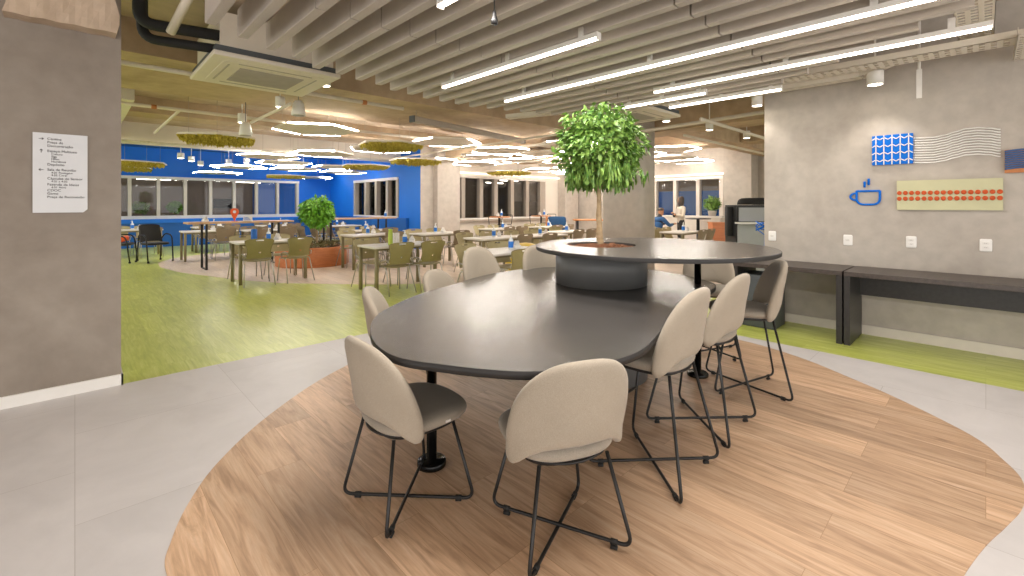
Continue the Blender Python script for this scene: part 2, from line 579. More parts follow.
# far blue wall with windows
def wall_y(name, mat, Y, x0, x1, wx0, wx1, z0, z1, th=.25):
    m = MB()
    if wx0 > x0: m.box(x0, wx0, Y, Y + th, 0, CEIL)
    if x1 > wx1: m.box(wx1, x1, Y, Y + th, 0, CEIL)
    m.box(wx0, wx1, Y, Y + th, z1, CEIL)
    m.box(wx0, wx1, Y, Y + th, 0, z0)
    return struct(m.build(name, mat))
def wall_x(name, mat, X, y0, y1, wy0, wy1, z0, z1, th=.25):
    m = MB()
    m.box(X, X + th, y0, wy0, 0, CEIL); m.box(X, X + th, wy1, y1, 0, CEIL)
    m.box(X, X + th, wy0, wy1, z1, CEIL); m.box(X, X + th, wy0, wy1, 0, z0)
    return struct(m.build(name, mat))
wall_y('wall_back', M['blue'], 19.3, -2.5, 7.83, -.97, 6.5, 1.02, 2.3)
wall_x('wall_back_side', M['blue'], 7.83, 12.3, 19.55, 13.68, 16.94, 1.0, 2.28, .3)
wall_y('wall_middle', M['offwhite'], 12.3, 8.13, 15.4, 9.2, 13.6, .93, 2.36)
wall_x('wall_far_right', M['beige'], 15.4, -4, 12.55, 6.0, 8.5, .96, 2.3)
struct(MB().box(7.825, 8.3, 12.28, 12.3, 0, CEIL).build('trim_1', M['beige']))
struct(MB().box(8.3, 9.19, 12.05, 12.3, 0, CEIL).build('wall_pilaster', M['beige']))
struct(MB().box(14.45, 15.3, 11.9, 12.3, 0, CEIL).build('wall_pilaster', M['beige']))
struct(MB().box(14.8, 15.4, 4.93, 5.75, 0, CEIL).build('wall_pilaster', M['beige']))
struct(MB().box(7.0, 7.83, 19.18, 19.3, 0, 1.0).box(7.72, 7.83, 13.0, 19.2, 0, .97).build('trim_2', M['darkblue']))
struct(MB().box(-2.5, 7.0, 19.15, 19.3, 0, .8).build('trim_3', M['darkblue']))
# window units: frame, mullions, reflecting night panes
WIN = [0]
def window_y(Y, xs, z0, z1, mat, mullw, dep=.16):
    WIN[0] += 1
    f = MB()
    f.box(xs[0] - .05, xs[-1] + .05, Y - .05, Y + .2, z1 - .03, z1 + .06).box(xs[0] - .05, xs[-1] + .05, Y - .05, Y + .2, z0 - .09, z0 + .02)
    fr = struct(f.build('window_%d' % WIN[0], M['white']))
    for i, x in enumerate(xs):
        m = struct(MB().box(x - mullw / 2, x + mullw / 2, Y - .03, Y + dep, z0, z1).build('window_mullion', mat, fr))
    for a, b in zip(xs[:-1], xs[1:]):
        m = struct(MB().box(a, b, Y + .1, Y + .11, z0, z1).build('window_pane', M['glass'], fr))
def window_x(X, ys, z0, z1, mat, mullw, dep=.16):
    WIN[0] += 1
    f = MB()
    f.box(X - .05, X + .2, ys[0] - .05, ys[-1] + .05, z1 - .03, z1 + .06).box(X - .05, X + .2, ys[0] - .05, ys[-1] + .05, z0 - .09, z0 + .02)
    fr = struct(f.build('window_%d' % WIN[0], M['white']))
    for i, y in enumerate(ys):
        struct(MB().box(X - .03, X + dep, y - mullw / 2, y + mullw / 2, z0, z1).build('window_mullion', mat, fr))
    for a, b in zip(ys[:-1], ys[1:]):
        struct(MB().box(X + .1, X + .11, a, b, z0, z1).build('window_pane', M['glass'], fr))
window_y(19.3, [-.95 + .745 * i for i in range(11)], 1.02, 2.3, M['sill'], .09)
window_x(7.83, [13.7, 14.39, 15.2, 16.02, 16.92], 1.0, 2.28, M['mull'], .16)
window_y(12.3, [9.25, 9.5, 10.3, 10.99, 11.81, 12.62, 13.42, 13.57], .93, 2.36, M['mull'], .16)
window_x(15.4, [6.05, 6.83, 7.66, 8.43], .96, 2.3, M['sill'], .12)
# glowing coves above the middle and right windows
struct(MB().box(9.2, 15.3, 12.2, 12.29, 2.47, 2.52).build('trim_4', M['cove']))
struct(MB().box(15.31, 15.39, 5.8, 11.8, 2.41, 2.46).build('trim_5', M['cove']))
# dark ledge under the middle windows, blue ledge under the far ones
struct(MB().box(9.2, 13.75, 12.12, 12.3, .84, .9).build('trim_6', M['mull']))
struct(MB().box(-2.5, 7.0, 19.1, 19.3, .8, .93).build('trim_7', M['blue']))
# rooms seen through the glass
struct(MB().box(-8, 8, 22.6, 22.8, 0, CEIL).build('wall_beyond_back', M['darkwall']))
struct(MB().box(-8, 8, 19.5, 22.8, -.05, 0).build('floor_beyond_back', M['tile']))
struct(MB().box(-8, 8.2, 19.5, 22.8, CEIL, CEIL + .1).build('ceiling_beyond_back', M['slab']))
struct(MB().box(5.7, 7.6, 22.4, 22.6, 0, 2.5).build('door_1', M['darkblue']))
struct(MB().box(8.1, 15.7, 17.6, 17.8, 0, CEIL).build('wall_beyond_middle', M['darkwall']))
struct(MB().box(15.7, 15.9, 12.3, 17.8, 0, CEIL).build('wall_beyond_middle_side', M['darkwall']))
struct(MB().box(8.13, 10.6, 17.4, 17.6, 0, CEIL).build('wall_beyond_middle_blue', M['darkblue']))
struct(MB().box(8.13, 15.7, 12.55, 17.8, -.05, 0).build('floor_beyond_middle', M['tile']))
struct(MB().box(8.13, 15.7, 12.55, 17.8, CEIL, CEIL + .1).build('ceiling_beyond_middle', M['slab']))
struct(MB().box(14.0, 15.6, 14.4, 14.5, 1.55, CEIL).build('wall_beyond_middle_panel', M['beige']))
struct(MB().box(19.0, 19.2, 2, 12, 0, 2.0).build('wall_beyond_right_blue', M['darkblue']))
struct(MB().box(19.0, 19.2, 2, 12, 2.0, CEIL).build('wall_beyond_right', M['darkwall']))
struct(MB().box(15.65, 19.2, 2, 12, -.05, 0).build('floor_beyond_right', M['tile']))
struct(MB().box(15.65, 19.2, 2, 12, CEIL, CEIL + .1).build('ceiling_beyond_right', M['slab']))
def beyond_lamp(p, q, label):
    t = empty('strip_light', p, 0, label, 'strip light', 'strip lights in the rooms behind glass')
    d = Vector(q) - Vector(p)
    MB().tube([(0, 0, 0), d], .02, 8).build('diffuser', M['lamp'], t)
    for f in (.1, .9):
        MB().tube([d * f + Vector((0, 0, .02)), d * f + Vector((0, 0, CEIL - p[2]))], .004, 5).build('hanging_wire', M['mull'], t)
for i, (x, y) in enumerate([(-.2, 20.8), (1.6, 21.2), (3.2, 20.6), (4.7, 21.3), (5.8, 20.7)]):
    beyond_lamp((x, y, 2.35), (x + 1.0, y + .1, 2.35), 'strip light behind the back windows, %s from the left' % ORD[i])
for i, (x, y) in enumerate([(9.3, 14.6), (10.6, 15.8), (12.4, 13.6), (13.2, 15.4), (9.0, 16.6)]):
    beyond_lamp((x, y, 2.4), (x + 1.0, y, 2.4), 'strip light behind the middle windows, %s from the left' % ORD[i])
for i, (x, y) in enumerate([(16.8, 8.8), (17.2, 7.2)]):
    beyond_lamp((x, y, 2.4), (x, y + .9, 2.4), 'strip light behind the right windows, %s one' % ('left', 'right')[i])
# free-standing concrete wall-column
cp = superell(.3, .5, 5, 48, 8.3, 5.15)
struct(MB().prism(ccw(cp), 0, CEIL).build('wall_column', M['beige']))

# ------------------------------------------------------------------ lamps and ceiling things
# grey felt baffles
def baffle(x, y0, y1, label):
    t = empty('ceiling_baffle', (x, 0, 0), 0, label, 'ceiling baffle', 'grey felt ceiling baffles')
    cuts = [y0] + [j for j in (1.35, 2.95) if y0 + .2 < j < y1 - .2] + [y1]
    for a, b in [(p + (.007 if p != y0 else 0), q - (.007 if q != y1 else 0)) for p, q in zip(cuts[:-1], cuts[1:])]:
        P = superell(.036, .105, 14, 24)
        m = MB()
        vs = [(px, a, 2.755 + pz) for px, pz in P] + [(px, b, 2.755 + pz) for px, pz in P]
        n = len(P)
        fs = [(i, (i + 1) % n, n + (i + 1) % n, n + i) for i in range(n)] + [tuple(reversed(range(n))), tuple(range(n, 2 * n))]
        m.add(vs, fs)
        m.build('felt_panel', M['felt'], t)
    for yy in (y0 + .5, y1 - .5):
        MB().tube([(0, yy, 2.85), (0, yy, CEIL)], .002, 5).build('hanging_wire', M['mull'], t)
    return t
nb = 21
for i in range(nb):
    x = .68 + .2285 * i
    ye = [3.72, 3.86, 3.99, 4.08, 4.25, 4.28, 4.35, 4.38, 4.49, 4.52][i] if i < 10 else 4.55 - max(0, i - 13) * .075
    y0 = .05 if i < 16 else .05 + (i - 15) * .28
    baffle(x, y0, ye, ORD[i] + ' grey felt ceiling baffle counting from the left, hung above the dark table')
# white edge bar under the baffle ends
def strip(x, y0, y1, label, pw=8):
    t = empty('strip_light', (x, y0, 2.6), 0, label, 'strip light', 'linear LED strip lights')
    L = y1 - y0
    MB().box(-.024, .024, 0, L, .0, .035).build('housing', M['white'], t)
    MB().tube([(0, .004, -.002), (0, L - .004, -.002)], .017, 10).build('diffuser', M['lamp'], t)
    for f in (.08, .5, .92):
        MB().box(-.012, .012, L * f - .02, L * f + .02, .03, .11).build('clip', M['white'], t)
    for y in (-.006, L):
        MB().box(-.026, .026, y, y + .006, -.02, .036).build('end_cap', M['white'], t)
    area_light('strip_lamp', (x, (y0 + y1) / 2, 2.575), .03, L - .1, pw * L)
strip(1.585, 0.3, 2.27, 'linear LED strip light under the baffles, first from the left', 20)
strip(2.7, 1.92, 3.81, 'short linear LED strip light under the baffles, second from the left', 9)
strip(3.58, .19, 3.83, 'long linear LED strip light under the baffles, third from the left', 4)
strip(4.435, -.03, 2.43, 'long linear LED strip light, fourth from the left, ending near the right wall', 3)
strip(4.86, 2.07, 3.09, 'short linear LED strip light behind the fig tree crown', 4)
strip(5.26, 1.46, 2.68, 'linear LED strip light nearest the plaster wall', 2.5)
# plug hanging from the baffles
t = empty('hanging_socket', (1.76, 1.98, 2.45), 0, 'black power socket hanging on a cable below the baffles', 'socket')
MB().tube([(0, 0, .07), (0, 0, .9)], .004, 6).build('cable', M['black'], t)
MB().lathe([(.008, .08), (.012, .06), (.012, .05), (.02, .03), (.02, 0), (.0, 0)], 14).build('plug_body', M['black'], t)

# ceiling cassettes
def cassette(x, y, z, label, s=1.0):
    t = empty('air_conditioner', (x, y, z), 0, label, 'air conditioner', 'ceiling cassette air conditioners')
    P = [(-.58 * s, -.57 * s), (-.57 * s, -.58 * s), (.57 * s, -.58 * s), (.58 * s, -.57 * s), (.58 * s, .57 * s), (.57 * s, .58 * s), (-.57 * s, .58 * s), (-.58 * s, .57 * s)]
    m = MB().prism(P, 0, .045, .01, smooth=False)
    m.build('face_panel', M['acwhite'], t)
    m = MB()
    q = .40 * s
    for i in range(4):
        rot = Matrix.Rotation(i * PI / 2, 4, 'Z')
        m.box(-.34 * s, .34 * s, q, q + .018, -.009, .004, rot)
    m.build('air_flap', M['acgrill'], t)
    MB().prism(superell(.47 * s, .47 * s, 14, 64), -.005, .002, .002).build('grille_frame', M['acwhite'], t)
    m = MB()
    for i in range(15):
        yy = (-.27 + .54 * i / 14) * s
        m.box(-.3 * s, .3 * s, yy - .012 * s, yy + .012 * s, -.014, -.006)
    m.build('air_grille', M['acgrill'], t)
    MB().box(-.56 * s, .56 * s, -.56 * s, .56 * s, .045, .1).build('gasket', M['acgrey'], t)
    MB().box(-.52 * s, .52 * s, -.52 * s, .52 * s, .1, .42).build('casing', M['pipe'], t)
    for sx in (-.5, .5):
        for sy in (-.5, .5):
            MB().tube([(sx * s, sy * s, .3), (sx * s, sy * s, CEIL - z)], .006, 6).build('hanger_rod', M['mull'], t)
cassette(1.47, 5.35, 2.75, 'ivory ceiling cassette air conditioner beside the black insulated pipes')
cassette(6.05, 3.7, 2.72, 'ivory ceiling cassette air conditioner behind the fig tree crown', .9)
# black insulated pipes to the cassette
tag(MB().tube(fillet([(.40, 5.05, CEIL), (.40, 5.05, 2.97), (.96, 4.86, 2.95)], .12, 6), .05, 12).build('insulated_pipe', M['rubber']), 'black insulated pipe, upper of the pair into the cassette', 'pipe')
tag(MB().tube(fillet([(.43, 5.18, CEIL), (.43, 5.18, 2.88), (.96, 4.92, 2.84)], .12, 6), .042, 12).build('insulated_pipe', M['rubber']), 'black insulated pipe, lower of the pair into the cassette', 'pipe')
tag(MB().tube([(.58, 4.75, 2.85), (.74, 4.25, 3.29)], .035, 10).build('conduit', M['pipe']), 'short ivory conduit slanting up beside the black pipes', 'pipe')
def pipe(pts, r, label, mat='pipe', rings=()):
    o = MB().tube(fillet(pts, .12, 4), r, 10).build('ceiling_pipe', M[mat])
    tag(o, label, 'pipe', 'ivory pipes under the slab')
    for k, p in enumerate(rings):
        MB().tube([(p[0] - .03, p[1], p[2]), (p[0] + .03, p[1], p[2])], r * 1.25, 10).build('coupling', M['orange'], o)
    return o
pipe([(-1.5, 5.88, 2.8), (3.45, 5.88, 2.8)], .026, 'ivory sprinkler pipe with orange couplings before the wide beam', rings=((1.1, 5.88, 2.8), (2.85, 5.88, 2.8)))
pipe([(-1.5, 8.1, 2.78), (6.3, 8.1, 2.78)], .026, 'ivory sprinkler pipe just beyond the wide concrete beam', rings=((.8, 8.1, 2.78),))
pipe([(1.1, 8.1, 2.78), (1.1, 11.0, 2.78)], .022, 'ivory branch pipe running towards the blue wall above the mossy panel')
pipe([(2.0, 8.0, 2.7), (2.0, 6.2, 2.7)], .022, 'ivory branch pipe below the wide beam beside the cassette')
pipe([(6.6, .2, 2.68), (7.3, 4.0, 2.72), (7.3, 9.5, 2.72)], .03, 'ivory pipe turning past the end of the plaster wall')
pipe([(6.4, 2.8, 2.62), (14.5, 2.8, 2.62)], .025, 'ivory pipe crossing behind the plaster wall')
pipe([(8.2, 3.9, 2.7), (15.2, 3.9, 2.7)], .025, 'ivory pipe before the far right beam')
pipe([(6.2, 4.9, 2.66), (6.2, 10.8, 2.66)], .02, 'thin ivory pipe running away past the concrete column')
pipe([(9.6, 5.2, 2.68), (9.6, 11.5, 2.68)], .02, 'thin ivory pipe above the bistro tables')

# perforated cable trays
def tray(pts, wd, label, dots=True):
    m = MB(); d = MB()
    for a, b in zip(pts[:-1], pts[1:]):
        a = Vector(a); b = Vector(b); L = (b - a).length
        x = (b - a).normalized(); z = Vector((0, 0, 1)); y = z.cross(x).normalized(); z = x.cross(y)
        mt = Matrix(((x.x, y.x, z.x, a.x), (x.y, y.y, z.y, a.y), (x.z, y.z, z.z, a.z), (0, 0, 0, 1)))
        # bottom with real slots: a ladder of strips
        m.box(0, L, -wd / 2, -wd / 2 + .003, 0, .06, mt).box(0, L, wd / 2 - .003, wd / 2, 0, .06, mt)
        k = 3
        for i in range(k + 1):
            yy = -wd / 2 + wd * i / k
            m.box(0, L, max(-wd / 2, yy - wd / k * .22), min(wd / 2, yy + wd / k * .22), 0, .003, mt)
        n = max(2, int(L / .07))
        for i in range(n + 1):
            m.box(max(0, L * i / n - .018), min(L, L * i / n + .018), -wd / 2, wd / 2, .0005, .0035, mt)
    o = m.build('cable_tray', M['acwhite'])
    return tag(o, label, 'cable tray', 'perforated cable trays')
tray([(5.56, 2.6, 2.74), (5.56, -1.0, 2.74)], .26, 'perforated ivory cable tray along the top of the plaster wall')
tray([(5.9, 2.0, 2.72), (5.9, .9, 2.72), (5.8, .62, 2.79), (5.8, -.9, 2.79)], .13, 'stepped perforated cable tray tight against the plaster wall')
tray([(4.4, .06, 2.86), (6.15, .06, 2.86)], .22, 'perforated cable tray crossing at the near end of the baffles')
tray([(5.2, -.25, 2.7), (6.1, -.25, 2.7)], .16, 'short perforated cable tray at the top right corner')
tray([(5.0, 5.3, 2.78), (5.9, 2.7, 2.78)], .16, 'perforated cable tray leading to the fig tree crown')
tray([(-.9, 12.9, 2.8), (7.5, 12.9, 2.8)], .3, 'long perforated cable tray before the blue ceiling')
tag(MB().box(-.01, .01, -.02, .02, -.28, 0).tube([(0, 0, 0), (0, 0, .58)], .012, 8).build('drop_bracket', M['white'], None, (5.93, .45, 2.72)), 'white bracket hanging below the tray on the plaster wall', 'bracket')
# projector screen case
t = empty('projector_screen', (3.92, 6.42, 2.74), math.atan2(.6, 3.25), 'long grey projector screen case hung before the hexagonal panels', 'projector screen')
MB().prism([(p[0], p[1]) for p in superell(1.6, .055, 14, 32, 1.6, 0)], 0, .1, .012).build('case', M['mull'], t)
for xx in (0, 3.18):
    MB().box(xx, xx + .02, -.058, .058, -.003, .103).build('end_cap', M['acgrey'], t)
for xx in (.1, 3.1):
    MB().tube([(xx, 0, .1), (xx, 0, .55)], .004, 5).build('hanging_wire', M['mull'], t)

# cylinder downlights
def downlight(x, y, z, label, power=14, r=.06):
    t = empty('downlight', (x, y, z), 0, label, 'downlight', 'white cylinder downlights')
    MB().lathe([(r * .88, .004), (r, 0), (r, .13), (r * .96, .14), (0, .14)], 24).build('housing', M['white'], t)
    MB().lathe([(0, .002), (r * .86, .002), (r * .86, .012), (0, .012)], 24).build('diffuser', M['downlamp'], t)
    MB().tube([(0, 0, .14), (0, 0, CEIL - z)], .008, 6).build('stem', M['white'], t)
    l = bpy.data.lights.new('downlight_lamp', 'SPOT')
    l.energy = power * .5; l.spot_size = R(110); l.spot_blend = .6; l.shadow_soft_size = .06; l.color = (1, .92, .82)
    o = bpy.data.objects.new('downlight_lamp', l); o.location = (x, y, z - .03); col.objects.link(o)
downlight(2.05, 5.2, 2.75, 'white cylinder downlight at the right corner of the near cassette', 10)
downlight(2.0, 6.6, 2.72, 'white cylinder downlight below the wide beam, right of the mossy panel', 10)
downlight(1.85, 7.9, 2.66, 'white cylinder downlight beside the speaker over the mossy panel', 10)
downlight(6.55, 3.4, 2.68, 'white cylinder downlight right of the fig tree crown', 12)
downlight(7.6, 3.18, 2.64, 'white cylinder downlight behind the strip lights, middle of three', 12)
downlight(9.3, 3.18, 2.68, 'white cylinder downlight left of the plaster wall end', 12)
downlight(6.02, 1.94, 2.61, 'white cylinder downlight at the far edge of the plaster wall', 12)
downlight(5.87, .78, 2.62, 'white cylinder downlight hung against the plaster wall', 26, .07)
for i, (x, y) in enumerate([(2.0, 14.6), (2.35, 15.4), (2.8, 16.8), (3.3, 15.6), (3.6, 14.9)]):
    downlight(x, y, 2.62, 'white cylinder downlight before the blue ceiling, ' + ORD[i] + ' from the left', 70, .08)
for i, (x, y) in enumerate([(5.4, 15.5), (6.6, 15.2)]):
    downlight(x, y, 2.6, 'white cylinder downlight near the blue corner, ' + ORD[i] + ' from the left', 70, .08)
def speaker(x, y, z, label):
    t = empty('ceiling_speaker', (x, y, z), 0, label, 'speaker', 'white pendant speakers')
    MB().lathe([(.0, 0), (.085, 0), (.09, .01), (.07, .16), (.045, .2), (0, .2)], 24).build('body', M['whitegloss'], t)
    MB().lathe([(0, -.002), (.078, -.002), (.078, .004), (0, .004)], 24).build('grille', M['acgrill'], t)
    MB().tube([(0, 0, .2), (0, 0, CEIL - z)], .005, 6).build('cable', M['acgrey'], t)
speaker(2.2, 6.5, 2.62, 'white cone speaker hanging below the wide beam')
speaker(1.86, 7.75, 2.45, 'white cone speaker beside the mossy panel')

# hexagonal acoustic panels with LED tubes, and mossy ones
def hexagon(r, a0=0.):
    return [(r * math.cos(a0 + k * PI / 3), r * math.sin(a0 + k * PI / 3)) for k in range(6)]
def hex_panel(x, y, z, a0, sides, label, r=.7):
    t = empty('hexagonal_ceiling_panel', (x, y, z), a0, label, 'ceiling panel', 'white hexagonal ceiling panels')
    MB().prism(hexagon(r), 0, .04, smooth=False).build('panel', M['hexpanel'], t)
    H = hexagon(r + .05)
    for k in sides:
        a = Vector(H[k] + (.01,)); b = Vector(H[(k + 1) % 6] + (.01,)); d = (b - a) * .06
        MB().tube([a + d, b - d], .0105, 8).build('led_tube', M['hexlamp'], t)
    for k in (0, 2, 4):
        q = hexagon(r * .8)[k]
        MB().tube([(q[0], q[1], .04), (q[0], q[1], CEIL - z)], .003, 5).build('hanging_wire', M['mull'], t)
rng = random.Random(4)
def moss_panel(x, y, z, r, label, a0=.3):
    t = empty('mossy_ceiling_panel', (x, y, z), a0, label, 'ceiling panel', 'mossy hexagonal ceiling panels')
    MB().prism(hexagon(r), 0, .03, smooth=False).build('panel', M['acwhite'], t)
    m = MB()
    n = int(420 * r / .7)
    for i in range(n):
        while True:
            px, py = rng.uniform(-r, r), rng.uniform(-r, r)
            if max(abs(px * math.cos(q) + py * math.sin(q)) for q in (PI / 6, PI / 2, 5 * PI / 6)) < r * .86 - .02: break
        s = rng.uniform(.025, .055)
        top = (px + rng.uniform(-.03, .03), py + rng.uniform(-.03, .03), -rng.uniform(.05, .11))
        a = rng.uniform(0, PI)
        c, q = math.cos(a) * s, math.sin(a) * s
        m.add([(px - c, py - q, 0), (px + c, py + q, 0), (px - q, py + c, 0), (px + q, py - c, 0), top], [(0, 1, 4), (2, 3, 4)])
    o = m.build('moss', M['moss'], t)
    for k in (0, 2, 4):
        q = hexagon(r * .8)[k]
        MB().tube([(q[0], q[1], .03), (q[0], q[1], CEIL - z)], .003, 5).build('hanging_wire', M['mull'], t)
moss = [(1.75, 9.0, 2.52, .62, 'mossy yellow-green hexagonal ceiling panel nearest the grey wall'),
        (4.3, 7.75, 2.52, .62, 'mossy yellow-green ceiling panel above the table with the lime bottle'),
        (6.3, 10.1, 2.52, .7, 'mossy yellow-green ceiling panel before the beige pilaster'),
        (6.0, 12.3, 2.5, .7, 'mossy yellow-green ceiling panel before the blue side windows'),
        (10.6, 11.2, 2.5, .8, 'mossy yellow-green ceiling panel before the middle windows'),
        (1.05, 15.6, 2.5, .85, 'mossy yellow-green ceiling panel at the far left, nearer of two'),
        (1.0, 17.9, 2.5, .8, 'mossy yellow-green ceiling panel at the far left, farther of two'),
        (5.4, 17.2, 2.42, .7, 'mossy yellow-green ceiling panel near the blue back wall')]
for x, y, z, r, lb in moss:
    moss_panel(x, y, z, r, lb)
rows = {}
def hex_cells(ox, oy):
    out = []
    for j in range(9):
        for i in range(9):
            x = 2.7 + ox + i * 1.56 + (.78 if j % 2 else 0); y = 6.3 + oy + j * 1.42
            ok = x < 14.5 and y < 18.6 and (x < 7.1 or y < 11.6)
            ok = ok and not (y < 8 and x < 3.6) and not (y < 11 and x < 3.0) and not (abs(x - 8.3) < 1.1 and abs(y - 5.2) < 1.3)
            ok = ok and not (x > 6.9 and y < 6.6) and not (3.0 < x < 7.8 and abs(y - (6.42 + (x - 3.92) * .185)) < .76)
            ok = ok and (x - 3.15) ** 2 + (y - 8.4) ** 2 > 2.0
            if ok and all((x - m[0]) ** 2 + (y - m[1]) ** 2 > (.66 + m[3]) ** 2 for m in moss):
                out.append((j, x, y))
    return out
cells = max((hex_cells(a * .2, b * .2) for a in range(8) for b in range(8)), key=lambda c: len(c) + 2 * sum(1 for q in c if q[2] < 11))
for (x, y) in [(3.15, 8.4)]:
    cells.append((0, x, y))
for (x, y) in [(11.0, 5.6), (12.6, 6.4), (11.2, 7.3), (13.0, 8.0)]:
    cells.append((9, x, y))
cnt = {}
for j, x, y in cells:
    cnt[j] = cnt.get(j, 0) + 1
    sides = rng.sample(range(6), rng.choice((3, 4, 4, 5)))
    lab = ('white hexagonal LED ceiling panel, %s from the left in the %s row from the front' % (ORD[cnt[j] - 1], ORD[j])) if j < 9 else \
          ('white hexagonal LED ceiling panel above the woman, %s nearest' % ORD[cnt[j] - 1])
    hex_panel(x, y, max(2.44, 2.80 - .032 * (y - 6)) + rng.choice((-.03, 0, .03, .02)), rng.choice((0, PI / 6)), sides, lab)
# ------------------------------------------------------------------ the two dark tables, planter drum and fig tree
low = [(1.376, 2.563), (1.64, 2.75), (1.88, 2.88), (2.27, 3.02), (2.55, 3.14), (2.88, 3.22), (3.26, 3.23), (3.59, 3.12), (3.95, 2.85), (4.13, 2.4), (4.05, 1.95), (3.78, 1.54), (3.3, 1.42), (2.8, 1.36), (2.36, 1.22), (2.03, 1.115), (1.77, 1.06), (1.52, 1.10), (1.29, 1.21), (1.16, 1.37), (1.07, 1.53), (1.0, 1.68), (.985, 1.82), (1.02, 2.0), (1.10, 2.2), (1.22, 2.40)]
t = empty('meeting_table', (2.5, 2.1, 0), 0, 'large low dark table with a curved outline on the oak floor', 'table')
off = Vector((2.5, 2.1))
P = ccw([tuple(Vector(p) - off) for p in spline(low, 5)])
MB().prism(P, .722, .755, smooth=False).build('tabletop', M['table'], t)
Q = [Vector(p) for p in P]
Q = [(q.x + n_.x * .0015, q.y + n_.y * .0015) for q, n_ in [(Q[i], Vector(((Q[(i + 1) % len(Q)] - Q[i - 1]).y, -(Q[(i + 1) % len(Q)] - Q[i - 1]).x)).normalized()) for i in range(len(Q))]]
MB().prism(Q, .7215, .7535, smooth=True).build('edge_band', M['tableedge'], t)
LEGM = MB().lathe([(.075, .004), (.077, .008), (.077, .03), (.07, .036), (.027, .038), (.027, .715), (.06, .716), (.06, .722), (0, .722)], 32)
LEGM.build('leg', M['blackgloss'], t, (1.383 - 2.5, 2.063 - 2.1, 0))
DX, DY, DR = 3.17, 2.23, .375
MB().lathe([(DR, .004), (DR, .722), (0, .722)], 72).build('drum_base', M['drum'], t, (DX - 2.5, DY - 2.1, 0))

t = empty('high_table', (3.37, 1.89, 0), 0, 'round raised dark table overlapping the low table, holding the fig tree', 'table')
m = MB()
# disc with a round hole over the drum
n = 96
rings = []
hx, hy, hr = DX - 3.37, DY - 1.89, .285
for (ro, z) in ((.92, 1.041), (.923, 1.045), (.923, 1.066), (.919, 1.07)):
    rings.append([(ro * math.cos(2 * PI * k / n), ro * math.sin(2 * PI * k / n), z) for k in range(n)])
rings.append([(hx + hr * math.cos(2 * PI * k / n), hy + hr * math.sin(2 * PI * k / n), 1.07) for k in range(n)])
rings.append([(hx + hr * math.cos(2 * PI * k / n), hy + hr * math.sin(2 * PI * k / n), 1.041) for k in range(n)])
vs = [p for r_ in rings for p in r_]
fs = [(i * n + k, i * n + (k + 1) % n, ((i + 1) % 6) * n + (k + 1) % n, ((i + 1) % 6) * n + k) for i in range(6) for k in range(n)]
m.add(vs, fs, False)
m.build('tabletop', M['table'], t)
bd = MB()
vs = [(r_ * math.cos(2 * PI * k / n), r_ * math.sin(2 * PI * k / n), z) for r_, z in ((.9235, 1.0405), (.9245, 1.044), (.9245, 1.0645), (.9235, 1.0675)) for k in range(n)]
bd.add(vs, [(i * n + k, i * n + (k + 1) % n, (i + 1) * n + (k + 1) % n, (i + 1) * n + k) for i in range(3) for k in range(n)], True)
bd.build('edge_band', M['tableedge'], t)
MB().lathe([(DR, .757), (DR, 1.041), (hr + .002, 1.041), (hr + .002, .95), (hr - .01, .95), (hr - .01, .8), (0, .8), (0, .757)], 72).build('planter_drum', M['drum'], t, (DX - 3.37, DY - 1.89, 0))
MB().lathe([(.08, .004), (.082, .008), (.082, .026), (.075, .034), (.027, .036), (.027, 1.03), (.05, 1.032), (.05, 1.041), (0, 1.041)], 32).build('leg', M['blackgloss'], t, (3.68 - 3.37, 1.635 - 1.89, 0))
# bark mulch
m = MB()
rg = random.Random(2)
for i in range(330):
    a = rg.uniform(0, 2 * PI); rr = .262 * math.sqrt(rg.random())
    lx, ly, lz = rg.uniform(.008, .028), rg.uniform(.006, .014), rg.uniform(.004, .009)
    mt = Matrix.Translation((rr * math.cos(a), rr * math.sin(a), 1.03 + rg.uniform(0, .022) + .02 * (1 - rr / .265))) @ Matrix.Rotation(rg.uniform(0, 6), 4, 'Z') @ Matrix.Rotation(rg.uniform(-.5, .5), 4, 'Y')
    m.box(-lx, lx, -ly, ly, -lz, lz, mt)
MB().lathe([(.283, .955), (.283, 1.018), (.15, 1.03), (0, 1.034)], 40).build('soil', M['soil'], t, (DX - 3.37, DY - 1.89, 0))
o = m.build('bark_mulch', M['chips'], None, (DX, DY, 0))
tag(o, 'orange bark mulch filling the round hole of the raised table', 'mulch'); o['kind'] = 'stuff'

